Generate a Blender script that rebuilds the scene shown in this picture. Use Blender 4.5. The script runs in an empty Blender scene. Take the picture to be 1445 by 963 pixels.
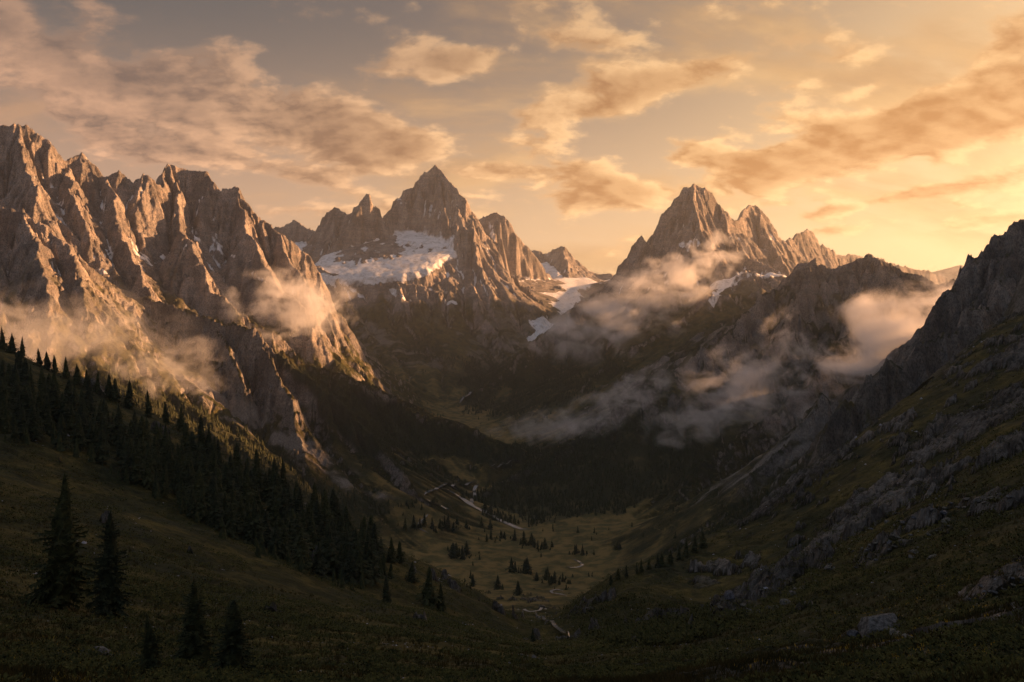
import bpy, math, random, time
import numpy as np
from concurrent.futures import ThreadPoolExecutor
T0 = time.time()
def log(*a): print('[%.1fs]' % (time.time()-T0), *a, flush=True)
rng = np.random.default_rng(7)
random.seed(7)
F32 = np.float32

# ------------------------------------------------------------------ camera model (photo is 1445 x 963)
FPX = 1134.0
HORIZON = 440.0
PITCH = math.atan((481.5-HORIZON)/FPX)
CP, SP = math.cos(PITCH), math.sin(PITCH)
def P(px, py, D):
    """world point seen at photo pixel (px,py) standing D metres ahead (camera at the origin, +Y ahead)"""
    u = (px-722.5)/FPX; v = (481.5-py)/FPX
    k = D/(CP+v*SP)
    return (u*k, D, (-SP+v*CP)*k)

# ------------------------------------------------------------------ noise
_perm = np.random.default_rng(3).permutation(4096).astype(np.int32)
_perm = np.concatenate([_perm, _perm])
_ang = np.random.default_rng(4).random(4096)*2*np.pi
_gx = np.cos(_ang).astype(F32); _gy = np.sin(_ang).astype(F32)
def _pn(x, y, seed):
    xi = np.floor(x); yi = np.floor(y)
    xf = (x-xi).astype(F32); yf = (y-yi).astype(F32)
    X = (xi.astype(np.int64)+seed*131) & 4095; Y = (yi.astype(np.int64)+seed*57) & 4095
    X1 = (X+1) & 4095; Y1 = (Y+1) & 4095
    pX = _perm[X]; pX1 = _perm[X1]
    def g(p, yy, dx, dy):
        h = _perm[p+yy]
        return _gx[h]*dx + _gy[h]*dy
    u = xf*xf*xf*(xf*(xf*6-15)+10); v = yf*yf*yf*(yf*(yf*6-15)+10)
    a = g(pX, Y, xf, yf); b = g(pX1, Y, xf-1, yf)
    c = g(pX, Y1, xf, yf-1); d = g(pX1, Y1, xf-1, yf-1)
    a += u*(b-a); c += u*(d-c)
    return (a+v*(c-a))*1.5
_pool = ThreadPoolExecutor(4)
def pn(x, y, seed=0):
    """gradient noise about -1..1"""
    x = np.asarray(x); y = np.asarray(y); sh = x.shape
    x = x.ravel(); y = y.ravel()
    if x.size < 60000: return _pn(x, y, seed).reshape(sh)
    n = 8; ix = np.linspace(0, x.size, n+1).astype(int)
    r = list(_pool.map(lambda k: _pn(x[ix[k]:ix[k+1]], y[ix[k]:ix[k+1]], seed), range(n)))
    return np.concatenate(r).reshape(sh)
def fbm(x, y, w, oct=4, seed=0, gain=0.5):
    s = 0; a = 1.0; t = 0
    for o in range(oct):
        s = s + a*pn(x/w, y/w, seed+o); t += a; a *= gain; w *= 0.49
    return s/t
def ridged(x, y, w, oct=4, seed=0, gain=0.55):
    s = 0; a = 1.0; t = 0; wgt = 1.0
    for o in range(oct):
        n = 1-np.abs(pn(x/w, y/w, seed+o)); n = n*n*wgt
        s = s+a*n; t += a; a *= gain; w *= 0.47
        wgt = np.clip(n*1.6, 0, 1)
    return s/t
def par(f, *arrs):
    sh = arrs[0].shape; fl = [a.ravel() for a in arrs]; n = 12; ix = np.linspace(0, fl[0].size, n+1).astype(int)
    r = list(_pool.map(lambda k: f(*[a[ix[k]:ix[k+1]] for a in fl]), range(n)))
    return np.concatenate(r).reshape(sh)
def facets(x, y, w, seed):
    """broken rock: every cell of a jittered lattice is a tilted plane"""
    x = x/w; y = y/w
    def f(x, y):
        xi = np.floor(x).astype(np.int64); yi = np.floor(y).astype(np.int64)
        bd = np.full(x.shape, 1e9); out = np.zeros(x.shape)
        for dx in (-1, 0, 1):
            for dy in (-1, 0, 1):
                h = _perm[_perm[(xi+dx+seed*37) & 4095]+((yi+dy) & 4095)]
                h2 = _perm[h+11]; h3 = _perm[h2+5]
                cx = xi+dx+.1+.8*h/4096; cy = yi+dy+.1+.8*h2/4096
                d = (x-cx)**2+(y-cy)**2
                k = d < bd
                bd = np.where(k, d, bd)
                out = np.where(k, (x-cx)*_gx[h3]*1.1+(y-cy)*_gy[h3]*1.1+(h3/4096-.5)*.7, out)
        return out
    return par(f, x, y)
def sstep(a, b, x):
    t = np.clip((x-a)/(b-a), 0, 1); return t*t*(3-2*t)

# ------------------------------------------------------------------ ridge skeleton: (mountain, t0, t1, L, [(px,py,D)...])
M_FLOOR, M_LEFT, M_MAIN, M_FAR, M_RIGHT, M_DARK, M_CRAG, M_SPUR, M_HAZY, M_CLIFF, M_FRONT = range(11)
R = []
def ridge(m, t0, t1, L, pts): R.append((m, t0, t1, L, [P(*p) for p in pts]))
# left massif
ridge(M_LEFT, 1.7, .95, 260, [(-420,60,2900),(-250,120,3000),(-100,165,3050),(-40,190,3080),(18,172,3100),(42,182,3110),(62,196,3120),(90,224,3150),(104,222,3180),(116,221,3200),(128,234,3200),(150,256,3200),
    (165,246,3230),(182,254,3240),(200,243,3250),(222,258,3300),(232,243,3420),(240,233,3480),(262,243,3480),(285,240,3470),(303,262,3450),(325,262,3440),(345,292,3400)])
ridge(M_LEFT, 1.9, 1.12, 200, [(345,292,3400),(362,305,3390),(385,330,3380),(420,362,3400),(447,388,3420),(458,418,3430),(464,455,3430)])
ridge(M_LEFT, 1.4, .8, 150, [(240,236,3470),(252,290,3270),(262,330,3120),(280,370,3000),(300,405,2900),(335,445,2820)])
ridge(M_LEFT, 1.3, .66, 160, [(150,258,3200),(172,315,3010),(190,360,2860),(215,402,2720)])
ridge(M_LEFT, 1.5, .95, 140, [(325,264,3440),(345,325,3270),(372,372,3130),(405,420,3010),(440,455,2950)])
ridge(M_LEFT, 1.3, .66, 160, [(20,174,3100),(34,232,2950),(48,285,2780)])
ridge(M_LEFT, 1.6, 1.05, 120, [(385,332,3380),(420,390,3240),(455,430,3160)])
ridge(M_LEFT, 1.3, .66, 120, [(90,226,3150),(110,275,3000),(130,325,2850)])
# front spur on the far left, with grass on its ledges
ridge(M_FRONT, 1.6, .6, 160, [(-300,190,2500),(-80,250,2500),(-10,286,2450),(18,296,2440),(40,305,2430),(60,312,2410),(75,332,2400),(100,345,2390),(118,372,2370),(137,402,2350),(150,432,2320),(175,470,2280)])
ridge(M_FRONT, 1.2, .6, 100, [(40,306,2430),(52,360,2250),(66,410,2120)])
ridge(M_FRONT, 1.2, .6, 100, [(-40,270,2460),(-35,340,2250),(-25,420,2080)])
ridge(M_FRONT, 1.2, .6, 100, [(100,346,2390),(112,400,2240),(130,450,2120)])
# grey cliff spur above the scree
ridge(M_CLIFF, 1.7, .55, 110, [(190,420,2640),(222,424,2560),(262,434,2480),(300,448,2420),(340,464,2380),(375,480,2350),(405,505,2320),(432,522,2300),(462,552,2270),(488,580,2240),(522,625,2190),(560,665,2150)])
ridge(M_CLIFF, 1.5, .55, 90, [(300,450,2420),(318,500,2280),(340,540,2180)])
ridge(M_CLIFF, 1.5, .55, 90, [(375,482,2350),(395,530,2240),(412,565,2160)])
ridge(M_CLIFF, 1.5, .55, 90, [(222,426,2560),(236,480,2380),(250,520,2260)])
# wooded spur behind it
ridge(M_SPUR, .8, .5, 170, [(335,447,2830),(385,478,2820),(430,508,2800),(480,527,2780),(520,545,2770),(560,560,2760),(600,580,2740),(640,597,2720),(680,612,2690),(715,626,2660),(750,637,2620)])
# main peak
ridge(M_MAIN, 1.7, .95, 240, [(340,345,6348),(385,322,6282),(413,309,6216),(428,318,6150),(445,326,6084),(458,303,6018),(474,289,5952),(492,301,5846),(508,288,5780),(525,272,5714),(540,292,5767),(546,303,5846),(552,283,5939),
    (562,266,5978),(574,262,6018),(590,248,6058),(600,244,6071),(612,237,6084)])
ridge(M_MAIN, 1.7, .92, 220, [(612,237,6084),(622,250,6031),(632,258,5978),(641,266,5939),(652,280,5899),(662,299,5860),(672,318,5807),(684,342,5741),(697,366,5648),(712,394,5556),(735,424,5437),(762,442,5318)])
ridge(M_MAIN, 1.5, .85, 150, [(612,240,6084),(618,276,5899),(634,322,5714),(648,356,5556),(662,392,5358),(676,418,5160),(692,446,4975),(712,468,4830)])
ridge(M_MAIN, 1.4, .8, 120, [(662,300,5860),(668,340,5635),(680,378,5424),(694,412,5252)])
ridge(M_MAIN, 1.3, .75, 120, [(646,356,5543),(634,392,5345),(630,425,5134),(636,458,4922),(650,492,4738)])
ridge(M_MAIN, 1.6, 1.0, 120, [(525,273,5714),(522,315,5543),(516,345,5424)])
ridge(M_MAIN, 1.5, .9, 120, [(474,290,5952),(470,325,5754),(480,352,5582)])
ridge(M_MAIN, 1.2, .55, 140, [(440,366,5318),(468,384,5200),(500,395,5134),(532,388,5186),(560,398,5147),(592,402,5160),(628,415,5147)])
ridge(M_MAIN, 1.1, .52, 120, [(470,385,5200),(488,425,4922),(515,465,4672),(545,495,4500)])
ridge(M_MAIN, 1.1, .52, 120, [(560,399,5147),(575,440,4870),(592,478,4658),(612,505,4500)])
ridge(M_MAIN, 1.8, .95, 180, [(645,320,6876),(665,310,6810),(682,303,6718),(700,296,6612),(709,303,6586),(720,318,6572),(728,333,6559),(738,350,6520),(748,364,6480),(757,386,6414),(764,398,6374)])
ridge(M_MAIN, 1.5, .85, 120, [(700,298,6612),(706,335,6427),(716,372,6229),(726,395,6110)])
# far peak at the head of the glacier
ridge(M_FAR, 1.5, .8, 200, [(690,352,8100),(735,356,8000),(753,352,7950),(768,358,7900),(782,352,7850),(796,349,7800),(806,362,7800),(818,372,7800),(828,380,7800),(845,387,7800),(862,386,7800),(900,402,7800),(960,400,7900)])
ridge(M_FAR, 1.2, .6, 120, [(796,350,7800),(800,372,7500),(803,392,7250)])
ridge(M_FAR, 1.2, .6, 120, [(758,353,7950),(768,372,7650),(775,388,7450)])
# right peak
ridge(M_RIGHT, 1.9, 1.05, 240, [(800,442,4720),(845,402,4880),(860,388,4860),(872,368,4850),(884,352,4840),(894,340,4810),(901,331,4800),(910,343,4800),(918,338,4800),(927,318,4800),(936,300,4800),(948,282,4800),(960,268,4800),(975,259,4800),(986,264,4830),
    (997,268,4860),(1006,274,4880),(1014,290,4890),(1022,299,4900),(1036,308,5000),(1048,297,5150),(1056,290,5220),(1066,289,5250),(1078,299,5290),(1090,314,5340),(1098,330,5400),(1110,342,5500),(1122,333,5750),(1138,326,5900),(1150,333,5950),(1162,345,6000),(1178,359,6200),(1200,361,6300),(1222,363,6500),(1260,372,6800),(1330,392,7200)])
ridge(M_RIGHT, 1.6, .85, 170, [(975,260,4800),(980,292,4680),(990,325,4550),(1004,352,4440),(1022,376,4330),(1050,392,4220)])
ridge(M_RIGHT, 1.4, .8, 120, [(1010,282,4880),(1026,322,4720),(1046,350,4580),(1078,372,4430),(1110,388,4300)])
ridge(M_RIGHT, 1.4, .8, 120, [(1066,290,5250),(1076,330,5080),(1090,360,4900),(1105,380,4750)])
ridge(M_RIGHT, 1.4, .8, 140, [(930,312,4800),(925,360,4600),(920,400,4430),(910,440,4250)])
ridge(M_RIGHT, .95, .55, 170, [(845,404,4880),(800,445,4600),(770,472,4400),(745,493,4250),(715,517,4150),(685,540,4080),(660,556,4030),(640,570,3980)])
ridge(M_RIGHT, 1.0, .5, 150, [(1130,392,4100),(1090,384,4060),(1052,378,4050),(1015,396,3980),(985,425,3900),(945,455,3800),(905,480,3720),(865,503,3640),(820,540,3560),(785,572,3500)])
# dark ridge in front of it
ridge(M_DARK, 1.05, .58, 200, [(1105,392,3380),(1118,382,3330),(1130,372,3300),(1150,370,3280),(1170,379,3260),(1186,377,3260),(1204,369,3260),(1225,362,3250),(1240,356,3250),(1256,362,3250),(1275,370,3280),(1295,380,3300),(1330,396,3350),(1352,400,3400),(1420,385,3450),(1520,325,3500),(1700,262,3600),(2000,255,3700)])  # crest beyond the right edge raised out of view to shade the left spurs
ridge(M_DARK, .95, .55, 170, [(1105,392,3380),(1080,418,3200),(1060,443,3100),(1040,462,3020),(1020,476,2950),(985,488,2870),(950,514,2800),(900,550,2710),(860,580,2650),(820,611,2600),(780,640,2550),(740,661,2500),(700,682,2450),(672,699,2410)])
ridge(M_DARK, 1.2, .55, 150, [(1240,357,3250),(1235,410,3020),(1210,460,2820),(1165,510,2640),(1110,560,2480),(1050,610,2350),(985,660,2230)])
ridge(M_DARK, 1.2, .55, 130, [(1150,371,3280),(1130,430,3050),(1090,490,2850),(1030,540,2700)])
ridge(M_DARK, 1.1, .55, 140, [(1330,397,3350),(1310,460,2950),(1280,520,2650)])
# crag at the right edge and its pinnacles
ridge(M_CRAG, 1.9, .95, 220, [(2600,-100,2300),(1900,200,2200),(1700,258,2150),(1600,276,2130),(1500,298,2110),(1445,318,2100),(1425,332,2080),(1412,345,2070),(1400,358,2060),(1380,366,2050),(1362,392,2020),(1342,420,2000),(1322,438,1980),(1300,478,1930),(1270,520,1880)])  # unseen end beyond the right edge shaped to let sun onto the fog
ridge(M_CRAG, 1.4, .8, 120, [(1445,320,2100),(1420,385,1920),(1385,435,1800)])
ridge(M_CRAG, 2.2, .8, 70, [(1400,440,1640),(1350,462,1600),(1322,474,1570),(1300,492,1550),(1288,492,1545),(1276,514,1530),(1262,520,1520),(1252,512,1515),(1240,526,1500),(1226,538,1490),(1216,533,1485),(1205,556,1475),(1188,566,1460),(1168,596,1440),(1150,628,1420),(1120,664,1390)])
ridge(M_CRAG, 1.8, .7, 60, [(1180,560,1800),(1160,548,1800),(1140,580,1780),(1105,625,1750),(1060,672,1720)])
ridge(M_HAZY, .6, .4, 400, [(1100,408,11500),(1250,396,11500),(1320,384,11500),(1355,375,11500),(1385,382,11500),(1410,379,11500),(1450,386,11500),(1600,372,11500),(2100,350,11500)])

# out of the picture: the left massif carried on
ridge(M_LEFT, 1.2, .6, 260, [(-420,60,2900),(-1100,20,2700)])

# valley floor long profile and centre line
FY = np.array([0,1200,1600,1800,2200,2600,3000,3600,4000,4400,4700,5000,5500,5800,6500,7000,7800,9000,20000.])
FZ = np.array([-500,-500,-560,-575,-592,-575,-552,-508,-470,-410,-334,-222,-99,0,160,245,290,160,-100.])
FXC = np.array([60,60,55,45,24,-50,30,-100,-256,-243,-93,77,279,396,645,664,760,900,900.])
FW = np.array([330,330,320,310,280,170,150,110,100,90,70,60,60,80,150,200,300,600,2000.])
def floor_z(x, y):
    z = np.interp(y, FY, FZ)
    z = z-(z+420)*sstep(4200, 5200, y)*sstep(1300, 2600, np.abs(x-500)); xc = np.interp(y, FY, FXC); w = np.interp(y, FY, FW)
    d = np.abs(x-xc)
    return z + 0.06*np.minimum(d, w) + 0.2*np.clip(d-w, 0, 900)

# snow / glacier fills: (points on the surface, polygon in photo pixels at those depths)
GL = []
def glacier(pts, bulge=0):
    pts3 = np.array([P(*p) for p in pts]); A = np.c_[pts3[:,0], pts3[:,1], np.ones(len(pts3))]
    c, *_ = np.linalg.lstsq(A, pts3[:,2], rcond=None)
    GL.append((pts3[:,:2], c))
glacier([(432,380,5200),(470,386,5130),(520,386,5130),(565,388,5180),(600,382,5260),(640,356,5560),(632,338,5714),(585,318,5900),(556,325,5880),(535,345,5740),(500,352,5640),(455,364,5480)])
glacier([(706,380,6500),(722,398,6300),(748,424,5900),(775,446,5600),(800,440,5700),(835,410,6400),(850,396,7100),(830,392,7300),(790,400,7000),(765,402,6700),(740,392,6600)])
glacier([(755,372,7700),(770,368,7700),(790,385,7300),(775,395,7200)])
glacier([(1010,396,4120),(1050,380,4180),(1106,389,4200),(1075,393,4110),(1040,404,4080),(1015,412,4040)])
glacier([(400,345,6084),(425,338,6084),(440,350,5926),(420,356,5899)])
def poly_sd(x, y, poly):
    """signed distance to polygon, negative inside"""
    d = np.full(x.shape, 1e18); inside = np.zeros(x.shape, bool)
    n = len(poly)
    for i in range(n):
        ax, ay = poly[i]; bx, by = poly[(i+1) % n]
        ex, ey = bx-ax, by-ay
        t = np.clip(((x-ax)*ex+(y-ay)*ey)/(ex*ex+ey*ey), 0, 1)
        d = np.minimum(d, (x-ax-t*ex)**2+(y-ay-t*ey)**2)
        c = ((ay > y) != (by > y)) & (x < ex*(y-ay)/(by-ay+1e-9)+ax)
        inside ^= c
    d = np.sqrt(d)
    return np.where(inside, -d, d)

# ------------------------------------------------------------------ near terrain, elevation ratio over (x/y, ln y)
NEAR = {
 -420: [(15,1000),(45,860),(110,700),(200,560),(400,420),(640,330),(900,420),(1300,520),(1700,560)],
 -150: [(15,1000),(45,900),(110,800),(200,690),(400,540),(640,440),(880,520),(1250,600),(1700,640)],
 0:    [(15,1020),(45,935),(110,850),(200,745),(400,600),(620,484),(850,560),(1200,640),(1700,660)],
 130:  [(15,1030),(45,945),(110,865),(200,780),(400,650),(610,550),(850,630),(1200,690),(1700,690)],
 250:   [(15,1040),(45,955),(110,885),(220,800),(400,690),(600,605),(850,700),(1200,770),(1700,795)],
 380:   [(15,1040),(45,962),(110,900),(220,830),(400,752),(590,684),(850,775),(1200,815),(1700,810)],
 480:   [(15,1040),(45,966),(110,910),(220,855),(400,795),(580,744),(850,825),(1200,840),(1700,815)],
 600:   [(15,1040),(45,970),(110,920),(220,876),(400,838),(550,804),(850,858),(1250,846),(1700,816)],
 680:   [(15,1040),(45,972),(110,930),(220,898),(400,868),(520,842),(850,866),(1300,844),(1700,816)],
 745:   [(15,1040),(45,974),(110,938),(220,918),(400,898),(600,884),(850,870),(1300,844),(1700,816)],
 800:   [(15,1040),(45,972),(110,938),(220,916),(400,888),(520,862),(850,870),(1300,844),(1700,816)],
 870:   [(15,1035),(45,966),(110,932),(220,905),(400,862),(540,812),(820,864),(1300,844),(1700,814)],
 1000:   [(15,1030),(45,958),(110,922),(210,880),(300,882),(450,840),(650,752),(900,820),(1300,825),(1700,795)],
 1140:   [(15,1020),(45,945),(110,888),(260,795),(340,803),(500,760),(750,667),(950,745),(1300,775),(1700,750)],
 1260:   [(15,1000),(45,925),(110,855),(300,720),(380,730),(500,690),(800,580),(1000,665),(1400,690),(1700,680)],
 1380: [(15,985),(45,895),(110,800),(320,625),(400,632),(550,590),(880,482),(1100,535),(1500,570)],
 1600: [(15,950),(45,840),(110,715),(340,510),(420,505),(600,450),(900,345),(1200,380),(1600,430)],
 2000: [(15,900),(45,740),(110,560),(340,330),(420,310),(600,230),(900,110),(1200,110),(1600,160)],  # out-of-view columns from here on, raised to block the low sun
 3400: [(15,750),(45,500),(110,200),(340,-100),(600,-160),(900,-200),(1200,-150),(1600,-50)],
 2600: [(15,850),(45,640),(110,420),(340,90),(600,-20),(900,-90),(1200,-60),(1600,0)],
}
_np = []
for px, l in NEAR.items():
    for D, py in l:
        X, Y, Z = P(px, py, D); _np.append((X/Y, math.log(Y), Z/Y))
_np = np.array(_np)
SA = 3.2   # weight of the angle axis against ln y
_C = _np[:, :2]*[SA, 1.0]
def _tps(r2): return np.where(r2 > 1e-12, r2*np.log(r2+1e-12), 0)
_n = len(_C)
_K = _tps(((_C[:,None]-_C[None])**2).sum(-1)) + np.eye(_n)*0.004
_Pm = np.c_[np.ones(_n), _C]
_A = np.block([[_K, _Pm],[_Pm.T, np.zeros((3,3))]])
_w = np.linalg.solve(_A, np.r_[_np[:,2], 0,0,0])
# tabulate
_ta = np.linspace(-1.3, 2.4, 400); _tl = np.linspace(math.log(6), math.log(2600), 400)
_TA, _TL = np.meshgrid(_ta, _tl, indexing='ij')
_q = np.c_[_TA.ravel()*SA, _TL.ravel()]
_E = np.zeros(len(_q))
for k in range(0, len(_q), 20000):
    qq = _q[k:k+20000]
    _E[k:k+20000] = _tps(((qq[:,None]-_C[None])**2).sum(-1))@_w[:_n] + _w[_n] + qq@_w[_n+1:]
_E = _E.reshape(400, 400)
def bilin(G, fx, fy):
    nx, ny = G.shape
    fx = np.clip(fx, 0, nx-1.001); fy = np.clip(fy, 0, ny-1.001)
    i = fx.astype(int); j = fy.astype(int); u = fx-i; v = fy-j
    return (G[i,j]*(1-u)+G[i+1,j]*u)*(1-v)+(G[i,j+1]*(1-u)+G[i+1,j+1]*u)*v
def near_base(x, y):
    yy = np.maximum(np.maximum(y, 8.0), np.where(x > 0, x/2.2, -x/1.25))   # beside and behind the photographer the slopes just carry on
    a = np.clip(x/yy, -1.29, 2.39); l = np.log(np.clip(yy, 6.1, 2590))
    e = bilin(_E, (a-_ta[0])/(_ta[1]-_ta[0]), (l-_tl[0])/(_tl[1]-_tl[0]))
    return e*yy

# ------------------------------------------------------------------ coarse world grid: ridges + floor, then stream erosion
CELL = 9.0
GX0, GX1, GY0, GY1 = -5600, 6400, 1250, 9300
gx = np.arange(GX0, GX1, CELL); gy = np.arange(GY0, GY1, CELL)
X, Y = np.meshgrid(gx, gy, indexing='ij')
def ridge_field(X, Y, warp=True, infl=2600):
    x = X.astype(np.float64); y = Y.astype(np.float64)
    if warp:
        wx = 60*fbm(x, y, 520, 3, 11)+14*pn(x/70, y/70, 31); wy = 60*fbm(x, y, 520, 3, 21)+14*pn(x/70, y/70, 41)
        k = np.clip((y-1500)/1200, .25, 1)
        x = x+wx*k; y = y+wy*k
    H = np.full(x.shape, -1e9); M = np.zeros(x.shape, np.int8); DD = np.full(x.shape, 999.0)
    for ri, (m, t0, t1, L, pts) in enumerate(R):
        rx = None
        for i in range(len(pts)-1):
            a = pts[i]; b = pts[i+1]
            x0, x1 = min(a[0], b[0])-infl, max(a[0], b[0])+infl; y0, y1 = min(a[1], b[1])-infl, max(a[1], b[1])+infl
            i0 = np.searchsorted(X[:,0], x0); i1 = np.searchsorted(X[:,0], x1); j0 = np.searchsorted(Y[0], y0); j1 = np.searchsorted(Y[0], y1)
            if i1 <= i0 or j1 <= j0: continue
            sx = x[i0:i1, j0:j1]; sy = y[i0:i1, j0:j1]
            ex, ey, ez = b[0]-a[0], b[1]-a[1], b[2]-a[2]
            t = np.clip(((sx-a[0])*ex+(sy-a[1])*ey)/(ex*ex+ey*ey), 0, 1)
            d = np.hypot(sx-a[0]-t*ex, sy-a[1]-t*ey)
            h = a[2]+t*ez - (t1*d+(t0-t1)*L*(1-np.exp(-d/L)))
            hs = H[i0:i1, j0:j1]; ms = M[i0:i1, j0:j1]
            k = h > hs
            hs[k] = h[k]; ms[k] = m; ds = DD[i0:i1, j0:j1]; ds[k] = d[k]
    return H, M, DD
H, MID, DCREST = ridge_field(X, Y)
log('ridges')
FZG = floor_z(X, Y)
# smooth union of ridges and floor gives the concave foot of each slope
def smax(a, b, k):
    h = np.clip(.5+.5*(a-b)/k, 0, 1)
    return b+(a-b)*h+k*h*(1-h)
MID = np.where(H < FZG-5, M_FLOOR, MID).astype(np.int8)
RELIEF = sstep(30, 380, H-FZG)
H = smax(H, FZG, 60.0)
H += RELIEF*(50*(ridged(X, Y, 520, 3, 5)-.45)+13*(ridged(X, Y, 170, 3, 6)-.45)) + (1-RELIEF)*5*fbm(X, Y, 160, 3, 9)

CW = sstep(15, 130, DCREST)
H += np.where(MID == M_CRAG, 30*(ridged(X, Y, 120, 3, 15)-.45)+10*facets(X, Y, 55, 16), 0)*RELIEF
def erode(H, n, K, m=0.45, talus=None):
    nx, ny = H.shape; N = nx*ny
    idx = np.arange(N).reshape(nx, ny)
    offs = [(-1,0,1),(1,0,1),(0,-1,1),(0,1,1),(-1,-1,1.4142),(-1,1,1.4142),(1,-1,1.4142),(1,1,1.4142)]
    acc = None; KV = K*(.75+.9*np.clip(fbm(X, Y, 700, 2, 55)+.2, -.4, .8))
    for it in range(n):
        best = np.zeros((nx, ny)); rec = idx.copy()
        for dx, dy, dd in offs:
            sl = (slice(max(0,-dx), nx-max(0,dx)), slice(max(0,-dy), ny-max(0,dy)))
            sr = (slice(max(0,dx), nx+min(0,dx)), slice(max(0,dy), ny+min(0,dy)))
            s = (H[sl]-H[sr])/(dd*CELL)
            b = best[sl]; k = s > b
            b[k] = s[k]; r = rec[sl]; r[k] = idx[sr][k]
        if it % 3 == 0 or it == n-1:
            r = rec.ravel().copy(); root = r == np.arange(N)
            r[root] = N
            r = np.append(r, N); A = np.ones(N+1); A[N] = 0
            for k in range(13):
                live = r[:N] < N
                if not live.any(): break
                add = np.bincount(r[:N][live], weights=A[:N][live], minlength=N+1)
                A = A+add; A[N] = 0
                r = r[r]
            acc = A[:N].reshape(nx, ny)
        inc = KV*(.3+.7*RELIEF)*(np.power(acc, m)-.9)*np.minimum(best, 1.4)
        Hr = H.ravel()[rec.ravel()].reshape(nx, ny)
        H = H-np.minimum(inc, np.maximum(H-Hr, 0)*.55)
        if it % 2 == 1:   # soil creep keeps the gully sides from turning into slots
            Hp = np.pad(H, 1, mode='edge')
            lap = Hp[2:,1:-1]+Hp[:-2,1:-1]+Hp[1:-1,2:]+Hp[1:-1,:-2]-4*H
            H = H+.11*CW*lap
    return H, acc
H, ACC = erode(H, 26, 1.0)
# great tilted benches that cut across the ribs
_q = (H+.62*X-.35*Y+70*fbm(X, Y, 420, 3, 131))/105.0; _f = _q-np.floor(_q)
H = H+RELIEF*sstep(.5, .9, np.hypot(*np.gradient(H, CELL)))*sstep(-.25, .15, fbm(X, Y, 600, 2, 135))*44*(_f*_f*(3-2*_f)-_f)
log('eroded')
# glacier and snow fills
SNOWG = np.zeros(H.shape, F32)
for poly, c in GL:
    (x0, y0), (x1, y1) = poly.min(0)-150, poly.max(0)+150
    i0, i1 = np.searchsorted(gx, [x0, x1]); j0, j1 = np.searchsorted(gy, [y0, y1])
    xs, ys = X[i0:i1, j0:j1], Y[i0:i1, j0:j1]
    pl = c[0]*xs+c[1]*ys+c[2]+4*fbm(xs, ys, 190, 3, 61)
    sd = poly_sd(xs+18*pn(xs/60, ys/60, 3), ys+18*pn(xs/60, ys/60, 8), poly)
    pl = pl-np.maximum(sd, 0)*1.2 - 10*sstep(-50, 0, sd)
    h = H[i0:i1, j0:j1]
    front = sstep(260, 140, sd)*sstep(poly[:,1].mean()-60, poly[:,1].mean()-160, ys)*(sd > -5)   # keep the lip in front of the ice low
    h[:] = h+(np.minimum(h, pl+1.2*np.maximum(sd, 0)+12+.45*np.maximum(sd, 0))-h)*front
    low = np.minimum(h, pl+3+70*np.clip(fbm(xs, ys, 85, 3, 63)-.22, 0, 1)) # rock sticking far through the ice is worn down
    w = sstep(25, -30, sd)
    h[:] = np.maximum(np.where(True, h+(low-h)*w*.97, h), pl)
    SNOWG[i0:i1, j0:j1] = np.maximum(SNOWG[i0:i1, j0:j1], np.clip((pl-h+2.0)/3, 0, 1)*(sd < 30))
def bicub(G, fx, fy):
    nx, ny = G.shape
    fx = np.clip(fx, 1, nx-2.001); fy = np.clip(fy, 1, ny-2.001)
    i = fx.astype(np.int64); j = fy.astype(np.int64); u = fx-i; v = fy-j
    def w(t): return ((-.5*t+1)*t-.5)*t, (1.5*t-2.5)*t*t+1, ((-1.5*t+2)*t+.5)*t, (.5*t-.5)*t*t
    wu, wv = w(u), w(v); s = 0
    for a in range(4):
        row = 0
        for b in range(4): row = row+wv[b]*G[i-1+a, np.minimum(j-1+b, ny-1)]
        s = s+wu[a]*row
    return s
_Hp = np.pad(H, 2, mode='edge'); LAP = (_Hp[4:,2:-2]+_Hp[:-4,2:-2]+_Hp[2:-2,4:]+_Hp[2:-2,:-4]-4*H)/4
GXS, GYS = np.gradient(H, CELL); SLOPE = np.hypot(GXS, GYS)
LACC = np.log2(ACC)

def far_height(x, y):
    """eroded grid plus crag detail"""
    wx = 7*pn(x/47, y/47, 71)+3*pn(x/19, y/19, 72); wy = 7*pn(x/47, y/47, 73)+3*pn(x/19, y/19, 74)
    sl0 = par(lambda a, b: bilin(SLOPE, (a-GX0)/CELL, (b-GY0)/CELL), x, y)
    rk = sstep(.6, 1.0, sl0+.25*fbm(x, y, 210, 3, 77))
    sn = par(lambda a, b: bilin(SNOWG, (a-GX0)/CELL, (b-GY0)/CELL), x, y)
    rk = rk*(1-sn)
    z = par(lambda a, b: bicub(H, (a-GX0)/CELL, (b-GY0)/CELL), x+wx*rk, y+wy*rk)
    fx = x+9*pn(x/33, y/33, 75); fy = y+9*pn(x/33, y/33, 76)
    det = 12*(ridged(x, y, 64, 4, 81)-.5)+9*facets(fx, fy*.8, 46, 82)+4.5*facets(fx, fy, 19, 83)+2*facets(x, y, 9, 84)
    z = z+rk*det + (1-rk)*(1-sn)*(1.3*fbm(x, y, 40, 3, 95))
    # tilted ledges
    q = (z+.55*x-.2*y+22*pn(x/110, y/110, 97))/19.0
    f = q-np.floor(q)
    z = z+rk*5.0*(f*f*(3-2*f)-f)
    return z
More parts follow.
